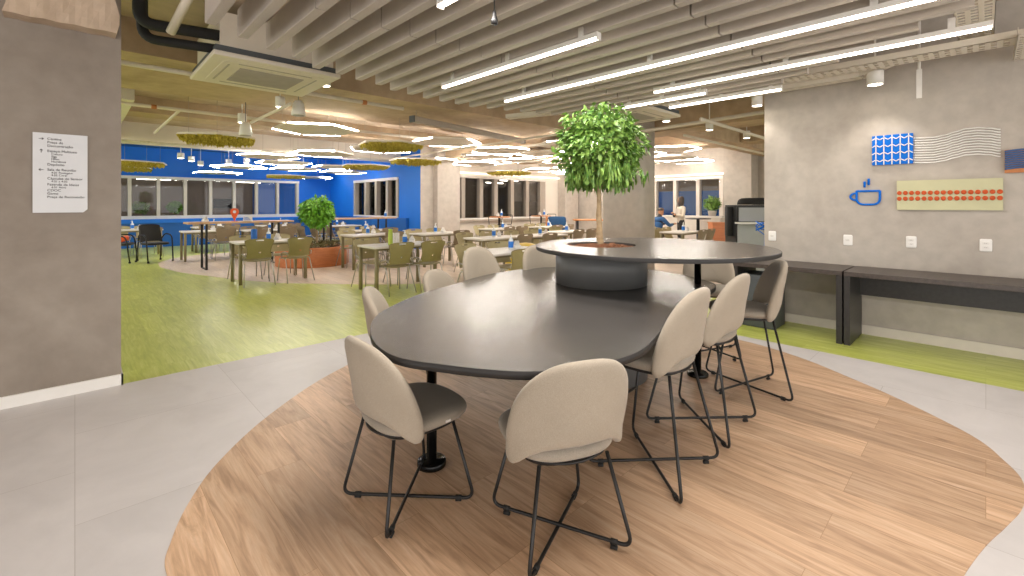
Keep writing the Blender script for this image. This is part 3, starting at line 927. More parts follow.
def leaf_cloud(n, rad, cz, ll, lw, seed, droop, squash=1.0, shell=.45, cut=-9):
    g = random.Random(seed); m = MB()
    while n > 0:
        v = Vector((g.gauss(0, 1), g.gauss(0, 1), g.gauss(0, 1))).normalized()
        lump = 1 + .13 * math.sin(5 * v.x + 3 * v.y + seed) + .1 * math.sin(7 * v.z + 4 * v.x)
        rr = rad * lump * (shell + (1 - shell) * g.random() ** .45)
        p = Vector((v.x * rr, v.y * rr, v.z * rr * squash))
        if p.z < cut: continue
        n -= 1
        s = g.uniform(.7, 1.2)
        L, W = ll * s, lw * s
        d = Vector((v.x + g.gauss(0, .5), v.y + g.gauss(0, .5), -droop + g.gauss(0, .5))).normalized()
        side = d.cross(Vector((v.x * .6 + g.gauss(0, .4), v.y * .6 + g.gauss(0, .4), .7 + g.gauss(0, .3)))).normalized()
        up = side.cross(d)
        b = p
        q = [b, b + d * L * .32 + side * W * .5 + up * W * .16, b + d * L * .68 + side * W * .36 + up * W * .1 - up * L * .05, b + d * L - up * L * .12,
             b + d * L * .68 - side * W * .36 + up * W * .1 - up * L * .05, b + d * L * .32 - side * W * .5 + up * W * .16, b + d * L * .4, b + d * L * .7 - up * L * .06]
        q = [x + Vector((0, 0, cz)) for x in q]
        m.add(q, [(0, 1, 6), (1, 2, 7, 6), (2, 3, 7), (0, 6, 5), (6, 7, 4, 5), (7, 3, 4)], True)
    return m
t = empty('fig_tree', (DX + .02, DY + .02, 1.03), 0, 'small weeping fig tree growing from the raised dark table', 'tree')
tr = MB()
tr.tube([(0, 0, -.02), (.006, 0, .06), (-.006, .004, .12), (.004, .01, .2), (-.004, .012, .28), (.0, .01, .36), (.0, .012, .46), (.005, .01, .8)], [.029, .026, .028, .023, .024, .02, .017, .01], 12)
tr.build('trunk', M['bark'], t)
tr = MB()
rg = random.Random(9)
for k in range(12):
    a = k * 2.4; z0 = .5 + .02 * k
    e = Vector((.27 * math.cos(a), .27 * math.sin(a), z0 + .16 + .1 * rg.random()))
    tr.tube([(0, .01, z0), (e.x * .4, e.y * .4, z0 + .1), tuple(e)], [.008, .006, .003], 6)
tr.build('branch', M['bark'], t)
fo = leaf_cloud(3300, .33, .87, .06, .034, 3, .5, .98, .5, -.31)
g = random.Random(8)
for k in range(26):                       # hanging twigs below the crown
    a = g.uniform(0, 2 * PI); rr = g.uniform(.12, .34)
    sub = leaf_cloud(14, .06, 0, .06, .033, 100 + k, .7, 1.5, .2)
    fo.add([(x + rr * math.cos(a), y + rr * math.sin(a), z + .60 + g.uniform(-.06, .08) + .12 * (rr - .2)) for x, y, z in sub.v], sub.f, True)
fo.build('foliage', M['leaf'], t)

# ------------------------------------------------------------------ upholstered chairs and stools
def lounge_chair(name, sh, half, w_, label, cat, group, footrest=False):
    t = empty(name, (0, 0, 0), 0, label, cat, group)
    zt = sh + .352; zb = sh - .02; Rr = .30
    out = []
    N = 44
    for k in range(N + 1):
        s = -w_ * math.cos(PI * k / N)
        a = PI * k / N
        cx_, sn = math.cos(a), math.sin(a)
        p = 2.6
        out.append((-w_ * math.copysign(abs(cx_) ** (2 / p), cx_), zb + (zt - zb) * abs(sn) ** (2 / p)))
    lowz = sh - .075
    LOW = ((.315, zb - .02), (.31, lowz + .02), (.298, lowz + .004), (.28, lowz), (.255, lowz + .012), (.215, lowz + .042), (.15, lowz + .07), (.08, lowz + .08), (0, lowz + .083))
    for s, z in LOW:
        out.append((s * w_ / .315, z))
    for s, z in reversed(LOW[:-1]):
        out.append((-s * w_ / .315, z))
    def fn(s, z, h):
        k = max(0., (z - sh)) / .345
        ww = 1 - .04 * k
        RR = Rr + .14 * k
        th = s * ww / RR
        rr = RR + h
        return (rr * math.sin(th), .098 + .14 * k - rr * math.cos(th) - .035 * k - .015 * k * k, z)
    MB().pillow(out, .062, fn, c=(0, sh + .19), p=9).build('backrest', M['chairfab'], t)
    so = superell(.232, .228, 2.7, 48, 0, .035)
    def sf(x, y, h):
        return (x, y, sh - .03 + h - .06 * max(0, y - .1) + .10 * (y - .03) * .3 + .06 * x * x)
    MB().pillow(so, .07, sf).build('seat', M['seatfab'], t)
    MB().prism(superell(.19, .19, 3, 36, 0, .02), sh - .077, sh - .055, .004).build('seat_base', M['black'], t)
    # black piping that follows the foot of the back shell
    pp = [(.205 * math.sin(a), .02 - .205 * math.cos(a), sh - .066) for a in [R(-62 + 124 * k / 18) for k in range(19)]]
    MB().tube(pp, .006, 8).build('piping', M['black'], t)
    MB().box(.229, .234, .06, .085, sh - .034, sh - .024).build('fabric_tag', M['white'], t)
    top = .15; zf = [.017, .031]
    for k, (sx, sy) in enumerate(((1, 1), (-1, 1))):
        a = Vector((sx * top, sy * top + .0, sh - .07)); d = Vector((-sx * top, -sy * top, sh - .07))
        b = Vector((sx * half, sy * half, zf[k])); c = Vector((-sx * half, -sy * half, zf[k]))
        o = MB().tube(fillet([a, b, c, d], .05, 6), .0078, 10).build('sled_frame', M['black'], t)
        for q in (b, c):
            v = (Vector((0, 0, zf[k])) - q).normalized()
            p0 = q + v * .075
            MB().tube([p0 - v * .014 + Vector((0, 0, -zf[k] + .009)), p0 + v * .014 + Vector((0, 0, -zf[k] + .009))], .009, 8).tube([p0 - v * .014, p0 + v * .014], .0115, 8).build('glide', M['rubber'], o)
    if footrest:
        f = .31 / (sh - .07); q = half + (top - half) * f
        MB().tube([(-q, q, .31), (q, q, .31)], .007, 8).build('footrest', M['black'], t)
    return t
low_c = lounge_chair('upholstered_chair', .46, .224, .302, '', 'chair', 'low upholstered chairs at the dark table')
stool = lounge_chair('counter_stool', .63, .256, .262, '', 'stool', 'upholstered counter stools at the dark tables', True)
def face(ang):
    return R(ang - 90)
G1 = 'low upholstered chairs at the dark table'
place(low_c, (1.14, 1.90, .004), face(-2), 'low beige upholstered chair seen from behind at the left front')
place(low_c, (1.49, 1.27, .004), face(66), 'low beige upholstered chair nearest the viewer, its back to us')
place(low_c, (1.70, 2.91, .004), face(-34), 'low beige chair beyond the left tip of the dark table')
place(low_c, (2.43, 3.24, .004), face(-65), 'low beige chair half hidden behind the far edge of the dark table')
place(stool, (2.24, 1.235, .004), face(94), 'beige counter stool closest to us on the right side of the table')
place(stool, (2.90, 1.265, .004), face(93), 'middle beige counter stool on the right side, before the table post')
place(stool, (3.72, 1.28, .004), face(120), 'beige counter stool farthest right, standing before the wall bench')
place(stool, (2.88, 3.27, .004), face(-88), 'beige counter stool beyond the table, before the yellow pouf, left one')
place(stool, (3.42, 3.0, .004), face(-98), 'beige counter stool beyond the table, tucked left of the planter drum')
place(stool, (4.36, 1.83, .004), face(205), 'beige counter stool seen under the raised disc behind its post')

# ------------------------------------------------------------------ wall benches, art and outlets on the right wall
def bench(y0, y1, label, modesty, left_leg):
    t = empty('wall_bench', (5.55, (y0 + y1) / 2, 0), 0, label, 'bench', 'dark counters along the plaster wall')
    h = (y1 - y0) / 2
    MB().prism([(0, -h), (.62, -h), (.62, h), (0, h)], .69, .735, .003, smooth=False).build('worktop', M['bench'], t)
    MB().box(.0, .62, h - .05, h, .002, .69).build('side_panel', M['benchdark'], t)
    if left_leg:
        MB().box(.0, .62, -h, -h + .05, .002, .69).build('side_panel', M['benchdark'], t)
    if modesty:
        MB().box(.52, .545, -h, h - .05, .44, .69).build('modesty_panel', M['benchdark'], t)
    return t
bench(-2.6, .985, 'long dark counter along the plaster wall below the artwork', True, False)
bench(1.0, 2.05, 'short dark counter at the far end of the plaster wall', False, True)
t = empty('bin_cabinet', (5.62, 1.82, 0), 0, 'grey bin cabinet standing beneath the short dark counter', 'cabinet')
MB().prism(superell(.2, .19, 16, 28, .2, .0), .004, .6, .006).build('body', M['acgrey'], t)
MB().box(-.006, 0, -.17, .17, .08, .56).build('door', M['acgrey'], t)

def outlet(y, z, n, label):
    t = empty('wall_outlet', (6.19, y, z), 0, label, 'outlet', 'white outlets on the plaster wall')
    def fn(a, b, h): return (-.006 - h, a, b)
    MB().pillow(superell(.042, .06, 9, 28), .012, fn).build('plate', M['whitegloss'], t)
    for k in range(n):
        zz = .0 if n == 1 else (.02 - .04 * k)
        s = MB().box(-.016, -.011, -.022, .022, zz - .011, zz + .011).build('socket', M['white'], t)
        MB().tube([(-.0165, -.006, zz), (-.0185, -.006, zz)], .0025, 8).tube([(-.0165, .006, zz), (-.0185, .006, zz)], .0025, 8).build('pin_hole', M['ink'], s)
outlet(1.06, 1.01, 1, 'white single wall outlet below the blue cup, leftmost over the counter')
outlet(.53, 1.02, 2, 'white double wall outlet in the middle of the row above the counter')
outlet(.0, 1.02, 2, 'white double wall outlet farthest right above the counter')
outlet(1.82, 1.02, 1, 'white wall outlet at the far edge of the plaster wall, with cable')
XW = 6.19
# blue square with white arrows
t = empty('wall_art_panel', (XW, .68, 1.98), 0, 'blue square wall panel patterned with white arrows', 'wall art')
MB().box(-.03, 0, -.165, .165, -.155, .155).build('board', M['bluevivid'], t)
m = MB()
cw = .066
for i in range(5):
    yc = .165 - .033 - i * cw
    for j in range(4):
        zc = .155 - .022 - j * .0775
        for s in (-1, 1):
            y1, y2 = yc, yc + s * .033
            for (ya, za, yb, zb_) in ((y1, zc, y2, zc - .022), (y1, zc, y1, zc - .0)):
                d = Vector((yb - ya, zb_ - za))
                if d.length < 1e-4: continue
                nn = Vector((-d.y, d.x)).normalized() * .0045
                m.add([(-.0335, ya + nn.x, za + nn.y), (-.0335, ya - nn.x, za - nn.y), (-.0335, yb - nn.x, zb_ - nn.y), (-.0335, yb + nn.x, zb_ + nn.y),
                       (-.03, ya + nn.x, za + nn.y), (-.03, ya - nn.x, za - nn.y), (-.03, yb - nn.x, zb_ - nn.y), (-.03, yb + nn.x, zb_ + nn.y)],
                      [(0, 1, 2, 3), (0, 4, 5, 1), (2, 6, 7, 3), (1, 5, 6, 2), (0, 3, 7, 4)])
    m.box(-.0335, -.03, yc - .0045, yc + .0045, -.155, .155)
m.build('arrow_pattern', M['white'], t)
# white wavy rods
t = empty('wall_art_waves', (XW, .21, 1.97), 0, 'wall relief of thin white wavy lines beside the blue square', 'wall art')
def wave(u):
    W = [.008, .002, .0, .012, .036, .056, .058, .046, .024]
    i = min(7, int(u * 8)); f = u * 8 - i; f = f * f * (3 - 2 * f)
    return W[i] * (1 - f) + W[i + 1] * f
m = MB()
for k in range(11):
    pts = []
    for i in range(33):
        u = i / 32
        y = .305 - .61 * u
        z = .105 - .25 * k / 10 + wave(u)
        pts.append((-.012, y, z))
    m.tube(pts, .0065, 8)
m.build('wavy_line', M['whitegloss'], t)
# second wavy panel, cut by the frame
t = empty('wall_art_stripes', (XW, -.36, 1.8), 0, 'orange wall panel with blue wavy stripes at the right edge', 'wall art')
MB().box(-.025, 0, -.24, .24, -.105, .105).build('board', M['orange'], t)
m = MB()
for k in range(9):
    pts = [(-.03, .24 - .48 * i / 24, .09 - .02 * k + .012 * math.sin(i / 24 * 2 * PI)) for i in range(25)]
    m.tube(pts, .0085, 8)
m.build('wavy_stripe', M['stripeblue'], t)
# sage panel with orange ovals
t = empty('wall_art_panel', (XW, .265, 1.5), 0, 'sage green wall panel with two rows of orange ovals', 'wall art')
MB().box(-.035, 0, -.375, .375, -.15, .15).build('board', M['panelgreen'], t)
m = MB()
for r_ in range(2):
    for i in range(16):
        y = .355 - .71 * i / 15
        z = .028 - .058 * r_ - .005
        mt = Matrix.Translation((-.036, y, z))
        def fn(a, b, h): return (-.004 - h * .5, a, b)
        mm = MB().pillow(superell(.0195, .022, 2, 16), .02, fn, rhos=(1, .9, .6, .3), p=2)
        m.add(mm.v, mm.f, True, mt)
m.build('oval', M['rust'], t)
# coffee cup outline
t = empty('wall_art_cup', (XW, .88, 1.48), 0, 'blue coffee cup outline mounted on the plaster wall', 'wall art')
def rod(pts, closed=False, r=.009):
    return MB().tube(pts, r, 8, closed)
cup = fillet([(-.02, .1, .07), (-.02, .1, -.075), (-.02, -.1, -.075), (-.02, -.1, .07)], .075, 8)
cup = fillet([(-.02, 0, .07)] + [tuple(p) for p in cup] + [(-.02, 0, .0701)], .001, 1)
rod(cup, False, .011).build('cup_outline', M['bluevivid'], t)
rod([(-.02, .1 + .055 * math.sin(a), .01 + .038 * math.cos(a)) for a in [PI * k / 14 for k in range(15)]], False, .011).build('handle', M['bluevivid'], t)
rod([(-.02, .03, .11), (-.02, .03, .175)], False, .011).build('steam_line', M['bluevivid'], t)
rod([(-.02, -.005, .135), (-.02, -.005, .205)], False, .011).build('steam_line', M['bluevivid'], t)

# directory sign on the left wall
t = empty('directory_sign', (-.075, 4.67, 1.63), 0, 'white directory sign with arrows on the grey plaster wall', 'sign')
sp = [(-.14, -.285), (.12, -.285), (.143, -.262), (.143, .285), (-.14, .285)]
m = MB()
m.add([(x, -.018, z) for x, z in sp] + [(x, 0, z) for x, z in sp], [(0, 1, 2, 3, 4), (9, 8, 7, 6, 5)] + [(i, i + 5, (i + 1) % 5 + 5, (i + 1) % 5) for i in range(5)])
m.build('board', M['signboard'], t)
def text(s, size, x, z, parent, mat):
    c = bpy.data.curves.new('text', 'FONT')
    c.body = s; c.size = size; c.extrude = .0008
    o = bpy.data.objects.new('text', c)
    col.objects.link(o)
    dg = bpy.context.evaluated_depsgraph_get()
    me = bpy.data.meshes.new_from_object(o.evaluated_get(dg))
    col.objects.unlink(o); bpy.data.objects.remove(o)
    me.materials.clear(); me.materials.append(mat)
    q = bpy.data.objects.new('lettering', me)
    q.location = (x, -.0192, z); q.rotation_euler = (R(90), 0, 0)
    col.objects.link(q); q.parent = parent
    return q
big, small = .0235, .019
for s, sz, x, z in [('Cantina', big, -.068, .237), ('Praça de', big, -.068, .212), ('Descontração', big, -.068, .187),
                    ('Espaço Multiuso', big, -.068, .150), ('Cultura', small, -.048, .130), ('Siga', small, -.048, .112), ('Hífen', small, -.048, .094), ('Hortênsia', small, -.048, .076), ('Depósito', big, -.068, .053),
                    ('Sala de Reunião', big, -.068, .016), ('4.01 Postagem', small, -.048, -.004), ('4.02 Coral', small, -.048, -.022), ('Cápsulas de Sensor', big, -.068, -.047), ('4.01 a 4.02', small, -.048, -.066), ('Fazenda de Ideias', big, -.068, -.090), ('4.01 Ativa', small, -.048, -.109), ('CDOC', big, -.068, -.132), ('Game', big, -.068, -.155), ('Praça de Reconexão', big, -.068, -.180)]:
    text(s, sz, x, z, t, M['ink'])
def arrow(x, z, ang):
    m = MB()
    c, s = math.cos(ang), math.sin(ang)
    for a, b in (((-.012, 0), (.012, 0)), ((.012, 0), (.003, .008)), ((.012, 0), (.003, -.008))):
        p = [Vector((x + q[0] * c - q[1] * s, -.019, z + q[0] * s + q[1] * c)) for q in (a, b)]
        m.tube(p, .0016, 6)
    m.build('arrow', M['ink'], t)
arrow(-.098, .243, 0); arrow(-.098, .156, PI / 2); arrow(-.098, .022, PI)
# ------------------------------------------------------------------ the dining room
def dining_table(name, w_, d):
    t = empty(name, (0, 0, 0), 0, '', 'table', 'white topped dining tables')
    MB().prism(superell(w_ / 2, d / 2, 18, 48), .708, .74, .006).build('tabletop', M['tabletop'], t)
    MB().box(-w_ / 2 + .08, w_ / 2 - .08, -d / 2 + .06, d / 2 - .06, .675, .708).build('apron', M['olivemetal'], t)
    for sx in (-1, 1):
        for sy in (-1, 1):
            x, y = sx * (w_ / 2 - .055), sy * (d / 2 - .055)
            MB().prism([(x + px, y + py) for px, py in superell(.026, .026, 6, 16)], .004, .708).build('leg', M['olivemetal'], t)
    return t
def plastic_chair(name, mat):
    t = empty(name, (0, 0, 0), 0, '', 'chair', 'plastic dining chairs')
    def bf(u, v, h):
        a = (u - .5) * 2
        wd = .205 + .022 * v - .03 * math.sin(PI * min(1, v * 1.15)) * (1 if v < .87 else .6)
        z = .47 + .35 * v - (.03 * abs(a) ** 4 * v)
        y = -.19 - .07 * v - .015 * math.sin(PI * v) + .05 * a * a * (1 - .5 * v)
        return (wd * a, y - h, z)
    MB().panel(bf, 22, 18, .011, lambda u, v: (abs(u - .5) < .135 and .885 < v < .95) or (abs(u - .5) < .05 and .27 < v < .33)).build('backrest', mat, t)
    def sf(x, y, h): return (x, y, .447 + h - .05 * max(0, y - .12) - .02 * math.cos(x * 6) + .03 * max(0, -y - .1))
    MB().pillow(superell(.215, .215, 3.2, 36, 0, 0), .022, sf).build('seat', mat, t)
    for s in (-1, 1):
        MB().tube(fillet([(s * .235, .2, .006), (s * .205, .17, .425), (s * .205, -.12, .43)], .04, 4), .0095, 8).build('leg', M['chrome'], t)
        MB().tube(fillet([(s * .24, -.27, .006), (s * .212, -.12, .425), (s * .212, .0, .43)], .04, 4), .0095, 8).build('leg', M['chrome'], t)
        MB().tube(fillet([(s * .212, .05, .43), (s * .245, .0, .53), (s * .235, -.16, .56), (s * .2, -.2, .5)], .07, 5), .009, 8).build('side_loop', M['chrome'], t)
    return t
tab = dining_table('dining_table', 1.2, .66)
ch_o = plastic_chair('dining_chair', M['olive'])
ch_t = plastic_chair('dining_chair', M['taupe'])
ch_k = plastic_chair('dining_chair', M['khaki'])
# (x, y, angle, how to point at the table, colour near, colour far, chairs)
TABLES = [
    (3.95, 6.88, 0, 'table with the lime bottle', ch_o, ch_k, 'abcd'),
    (2.62, 9.25, 0, 'table before the round wooden planter', ch_o, ch_k, 'abcd'),
    (4.85, 9.65, 0, 'table behind the lime bottle table', ch_t, ch_k, 'bcd'),
    (6.2, 9.0, 0, 'table beside the beige pilaster', ch_t, ch_k, 'bcd'),
    (4.6, 4.86, 0, 'table beside the yellow pouf', ch_o, ch_k, 'acd'),
    (6.22, 6.98, 0, 'second table behind the yellow pouf', ch_t, ch_k, 'bcd'),
    (7.45, 6.85, 0, 'table just right of the yellow pouf', ch_t, ch_k, 'acd'),
    (8.95, 7.35, 0, 'table left of the concrete column', ch_t, ch_o, 'abcd'),
    (8.7, 9.5, 0, 'table before the left bistro table', ch_t, ch_k, 'abcd'),
    (10.5, 9.3, 0, 'table before the blue sofa', ch_t, ch_k, 'abcd'),
    (10.95, 5.25, 0, 'table before the standing woman', ch_t, ch_k, 'abcd'),
    (1.15, 15.9, 0, 'table behind the black armchair', ch_t, ch_k, 'bcd'),
    (2.5, 13.9, 0, 'small table left under the oak bar table', ch_t, ch_t, 'bd'),
    (3.75, 13.4, 0, 'table behind the orange map pin', ch_t, ch_t, 'abcd'),
    (3.1, 16.3, 0, 'table along the blue wall, left one', ch_t, ch_t, 'abcd'),
    (4.8, 16.1, 0, 'table along the blue wall, right one', ch_t, ch_t, 'abcd'),
    (6.2, 14.5, 0, 'table behind the second oak bar table', ch_t, ch_t, 'cd'),
    (5.6, 11.3, 0, 'table between planter and second bar table', ch_t, ch_k, 'abcd'),
]
POS = dict(a='near side, left', b='near side, right', c='far side, left', d='far side, right')
NAMEC = {ch_o: 'olive', ch_t: 'taupe', ch_k: 'khaki'}
rg = random.Random(12)
TT = {}
for x, y, a, ref, cn, cf, which in TABLES:
    place(tab, (x, y, .003), R(a), 'white topped dining ' + ref, group='white topped dining tables')
    TT[ref] = (x, y, R(a))
    for q in which:
        lx = (-.29 if q in 'ac' else .29) + rg.uniform(-.03, .03)
        ly = (-.36 if q in 'ab' else .36) + rg.uniform(-.05, .03) * (1 if q in 'ab' else -1)
        c, s = math.cos(R(a)), math.sin(R(a))
        p = cn if q in 'ab' else cf
        place(p, (x + lx * c - ly * s, y + lx * s + ly * c, .003), R(a) + (0 if q in 'ab' else PI) + rg.uniform(-.12, .12),
              '%s plastic chair at %s: %s' % (NAMEC[p], ref, POS[q]), group='plastic dining chairs')
for i, (x, y, a) in enumerate([(4.75, 13.15, 100), (5.15, 13.3, 95), (5.6, 13.3, 95)]):
    place(ch_t, (x, y + .1, .003), R(a - 180), 'taupe plastic chair in the row under the second oak bar table, %s from left' % ORD[i], group='plastic dining chairs')

# oak bar tables on black frames
def bar_table(x, y, L, a, label):
    t = empty('bar_table', (x, y, 0), R(a), label, 'bar table', 'oak bar tables')
    MB().prism(superell(L / 2, .3, 30, 40), .99, 1.03, .004).build('tabletop', M['oaktop'], t)
    for s in (-1, 1):
        xx = s * (L / 2 - .34)
        f = [(xx, -.25, .99), (xx, -.25, .02), (xx, .25, .02), (xx, .25, .99)]
        m = MB()
        for p, q in zip(f[:-1], f[1:]):
            m.box(min(p[0], q[0]) - .02, max(p[0], q[0]) + .02, min(p[1], q[1]) - .02, max(p[1], q[1]) + .02, max(.004, min(p[2], q[2]) - .016), max(p[2], q[2]))
        m.build('leg_frame', M['black'], t)
    return t
bar_table(2.76, 11.85, 2.12, 0, 'long oak bar table with the orange map pin on top')
bar_table(5.92, 12.75, 2.35, 0, 'long oak bar table before the blue side windows')
# bistro tables at the middle windows
def bistro(x, y, label):
    t = empty('bistro_table', (x, y, 0), 0, label, 'bistro table', 'round orange bistro tables')
    MB().lathe([(0, 1.0), (.34, 1.0), (.35, 1.005), (.35, 1.025), (.345, 1.03), (0, 1.03)], 40).build('tabletop', M['orangetop'], t)
    MB().lathe([(.24, .005), (.24, .015), (.04, .03), (.032, .05), (.032, 1.0), (0, 1.0)], 28).build('leg', M['black'], t)
bistro(9.85, 10.85, 'round orange bistro table by the middle windows, left one')
bistro(11.9, 10.9, 'round orange bistro table by the middle windows, right one')
def wire_stool(name):
    t = empty(name, (0, 0, 0), 0, '', 'bar stool', 'black framed bar stools')
    MB().prism(superell(.2, .19, 5, 30), .735, .755, .006).build('seat', M['black'], t)
    for sx in (-1, 1):
        for sy in (-1, 1):
            MB().tube([(sx * .17, sy * .16, .74), (sx * .22, sy * .22, .004)], .011, 8).build('leg', M['black'], t)
    m = MB().tube([(-.205, .2, .26), (.205, .2, .26), (.205, -.2, .26), (-.205, -.2, .26)], .008, 8, True)
    m.build('footrest', M['black'], t)
    MB().tube(fillet([(-.18, -.17, .75), (-.19, -.24, 1.06), (.19, -.24, 1.06), (.18, -.17, .75)], .05, 4), .011, 8).build('backrest', M['black'], t)
    return t
ws = wire_stool('bar_stool')
for i, (x, y, a) in enumerate([(9.35, 10.45, -50), (10.4, 11.2, 110), (11.35, 10.6, -60), (12.5, 11.1, 100)]):
    place(ws, (x, y, .003), R(a), 'black framed bar stool at the bistro tables, %s from the left' % ORD[i])

# round planter with its tree and small plants
t = empty('round_planter', (4.07, 11.06, .003), 0, 'round terracotta coloured wooden planter full of small plants', 'planter')
MB().lathe([(.79, 0), (.8, .01), (.8, .43), (.79, .44), (.74, .44), (.74, .36), (0, .36), (0, 0)], 72).build('wooden_shell', M['planter'], t)
MB().lathe([(.738, .362), (.738, .38), (.4, .39), (0, .4)], 40).build('soil', M['soil'], t)
m = MB(); g = random.Random(5)
for i in range(60):
    a = g.uniform(0, 2 * PI); r_ = .68 * math.sqrt(g.random())
    s = leaf_cloud(14, .06, 0, .075, .035, 300 + i, -.5, 1.0, .2)
    m.add([(x + r_ * math.cos(a), y + r_ * math.sin(a), max(z + .46, .385)) for x, y, z in s.v], s.f, True)
m.build('small_plants', M['leafdark'], t)
t = empty('planter_tree', (4.12, 10.95, .4), 0, 'round-crowned bright green tree growing from the round wooden planter', 'tree')
MB().tube([(0, 0, -.03), (.01, 0, .3), (-.01, .01, .55), (0, 0, .85)], [.03, .026, .024, .018], 10).build('trunk', M['bark'], t)
leaf_cloud(2200, .37, .83, .1, .055, 21, .5, .95, .35).build('foliage', M['leaf2'], t)

# black armchairs at the far left
def armchair(x, y, a, label):
    t = empty('office_armchair', (x, y, .003), R(a), label, 'armchair', 'black office armchairs')
    def bf(u, v, h):
        k = (u - .5) * 2
        return ((.24 - .02 * v) * k, -.2 - .1 * v + .05 * k * k - h, .5 + .42 * v - .03 * abs(k) ** 4)
    MB().panel(bf, 14, 12, .03).build('backrest', M['blackfab'], t)
    MB().pillow(superell(.25, .24, 4, 36, 0, .02), .07, lambda px, py, h: (px, py, .45 + h)).build('seat', M['blackfab'], t)
    for s in (-1, 1):
        MB().tube(fillet([(s * .27, .27, .04), (s * .28, .2, .66), (s * .28, -.12, .68), (s * .24, -.22, .52)], .14, 6), .016, 8).build('arm_frame', M['black'], t)
        MB().tube([(s * .25, -.2, .5), (s * .26, -.28, .04)], .015, 8).build('leg', M['black'], t)
        for yy in (.27, -.28):
            MB().lathe([(.0, 0), (.024, .004), (.024, .04), (.012, .045), (0, .045)], 14, Matrix.Translation((s * .265, yy, 0))).build('castor', M['rubber'], t)
armchair(1.42, 14.2, 200, 'black mesh office armchair by the oak bar table at the left')
armchair(.78, 14.5, 250, 'black office armchair cut off by the grey plaster wall edge')
o = MB().pillow(superell(.16, .13, 2.6, 28), .14, lambda px, py, h: (px, py, .565 + h + .03 * math.sin(9 * px))).build('folded_jacket', M['orangev'], None, (.80, 14.5, 0))
tag(o, 'orange jacket lying on the black armchair at the grey wall edge', 'jacket')

# bottles, napkin holders and other things on the tables
def pump_bottle(name):
    t = empty(name, (0, 0, 0), 0, '', 'bottle', 'pump bottles on the tables')
    MB().lathe([(0, 0), (.034, 0), (.037, .006), (.037, .13), (.03, .155), (.013, .165), (.013, .18), (0, .18)], 20).build('body', M['clearp'], t)
    MB().lathe([(.0378, .03), (.0385, .032), (.0385, .12), (.0378, .122)], 20).build('paper_label', M['bluelab'], t)
    MB().lathe([(.014, .18), (.014, .2), (.006, .202), (.006, .225), (0, .225)], 14).tube([(-.012, 0, .226), (.035, 0, .222)], .007, 8).build('pump', M['whitegloss'], t)
    return t
def napkin_holder(name):
    t = empty(name, (0, 0, 0), 0, '', 'napkin holder', 'white napkin holders')
    m = MB()
    m.prism(superell(.06, .035, 10, 24), 0, .05, .004)
    m.build('tray', M['whitegloss'], t)
    n = MB()
    for k in range(5):
        x = -.024 + .012 * k
        n.add([(x - .004, -.05, .05), (x + .004, -.05, .05), (x + .004, .05, .05), (x - .004, .05, .05), (x + .006 * (k - 2), 0, .125 + .008 * (k % 2))],
              [(0, 1, 4), (1, 2, 4), (2, 3, 4), (3, 0, 4), (3, 2, 1, 0)])
    n.build('napkins', M['white'], t)
    return t
bt = pump_bottle('pump_bottle'); nh = napkin_holder('napkin_holder')
def on(ref, lx, ly):
    x, y, a = TT[ref]
    return (x + lx * math.cos(a) - ly * math.sin(a), y + lx * math.sin(a) + ly * math.cos(a), .743)
for x, y, a, ref, *_ in TABLES:
    q = rg.uniform(-.12, .1)
    place(bt, on(ref, q, rg.uniform(-.05, .08)), rg.uniform(0, 6), 'pump bottle with blue label on the ' + ref)
    place(nh, on(ref, q + .17, rg.uniform(-.04, .1)), rg.uniform(0, 3), 'white napkin holder on the ' + ref)
L0 = 'table with the lime bottle'
o = MB().lathe([(0, 0), (.036, 0), (.038, .006), (.036, .2), (.03, .235), (.034, .24), (.034, .265), (0, .268)], 22).build('tall_bottle', M['greenb'], None, on(L0, -.22, -.12))
tag(o, 'tall lime green bottle on the near white table', 'bottle')
for i, (lx, ly) in enumerate([(.0, .2), (.1, .22)]):
    o = MB().lathe([(0, 0), (.035, 0), (.036, .005), (.036, .17), (.032, .175), (0, .175)], 20).build('canister', M['whitegloss'], None, on(L0, lx, ly))
    tag(o, 'white canister on the lime bottle table, %s one' % ('left', 'right')[i], 'canister', 'white canisters')
o = MB().lathe([(0, 0), (.05, 0), (.052, .004), (.052, .2), (.03, .215), (0, .215)], 20).build('water_jug', M['darkblue'], None, on('table before the round wooden planter', -.22, .16))
tag(o, 'dark blue jug on the table before the round planter', 'jug')
# map pin standing on the bar table
t = empty('map_pin', (2.6, 11.75, 1.03), R(-25), 'orange map pin standing on the oak bar table', 'sign')
m = MB(); pts = []
for k in range(40):
    a = R(-40) + R(260) * k / 39
    pts.append((.085 * math.cos(a), .215 + .085 * math.sin(a)))
pts.append((0, 0.01))
inn = [(.035 * math.cos(-2 * PI * k / 41), .215 + .035 * math.sin(2 * PI * k / 41)) for k in range(41)]
inn = [(.035 * math.cos(R(-40) + 2 * PI * k / 41), .215 + .035 * math.sin(R(-40) + 2 * PI * k / 41)) for k in range(41)]
n = 41
vs = [(x, y_, z) for y_ in (-.012, .012) for x, z in pts] + [(x, y_, z) for y_ in (-.012, .012) for x, z in inn]
fs = []
for k in range(n):
    l = (k + 1) % n
    fs += [(k, l, 2 * n + l, 2 * n + k), (n + l, n + k, 3 * n + k, 3 * n + l), (l, k, n + k, n + l), (2 * n + k, 2 * n + l, 3 * n + l, 3 * n + k)]
m.add(vs, fs).build('pin', M['orangev'], t)
MB().prism(superell(.06, .04, 4, 20), 0, .012, .003).build('base', M['orangev'], t)
t = empty('table_card', (2.86, 11.72, 1.03), R(-25), 'small white and blue card standing beside the map pin', 'card')
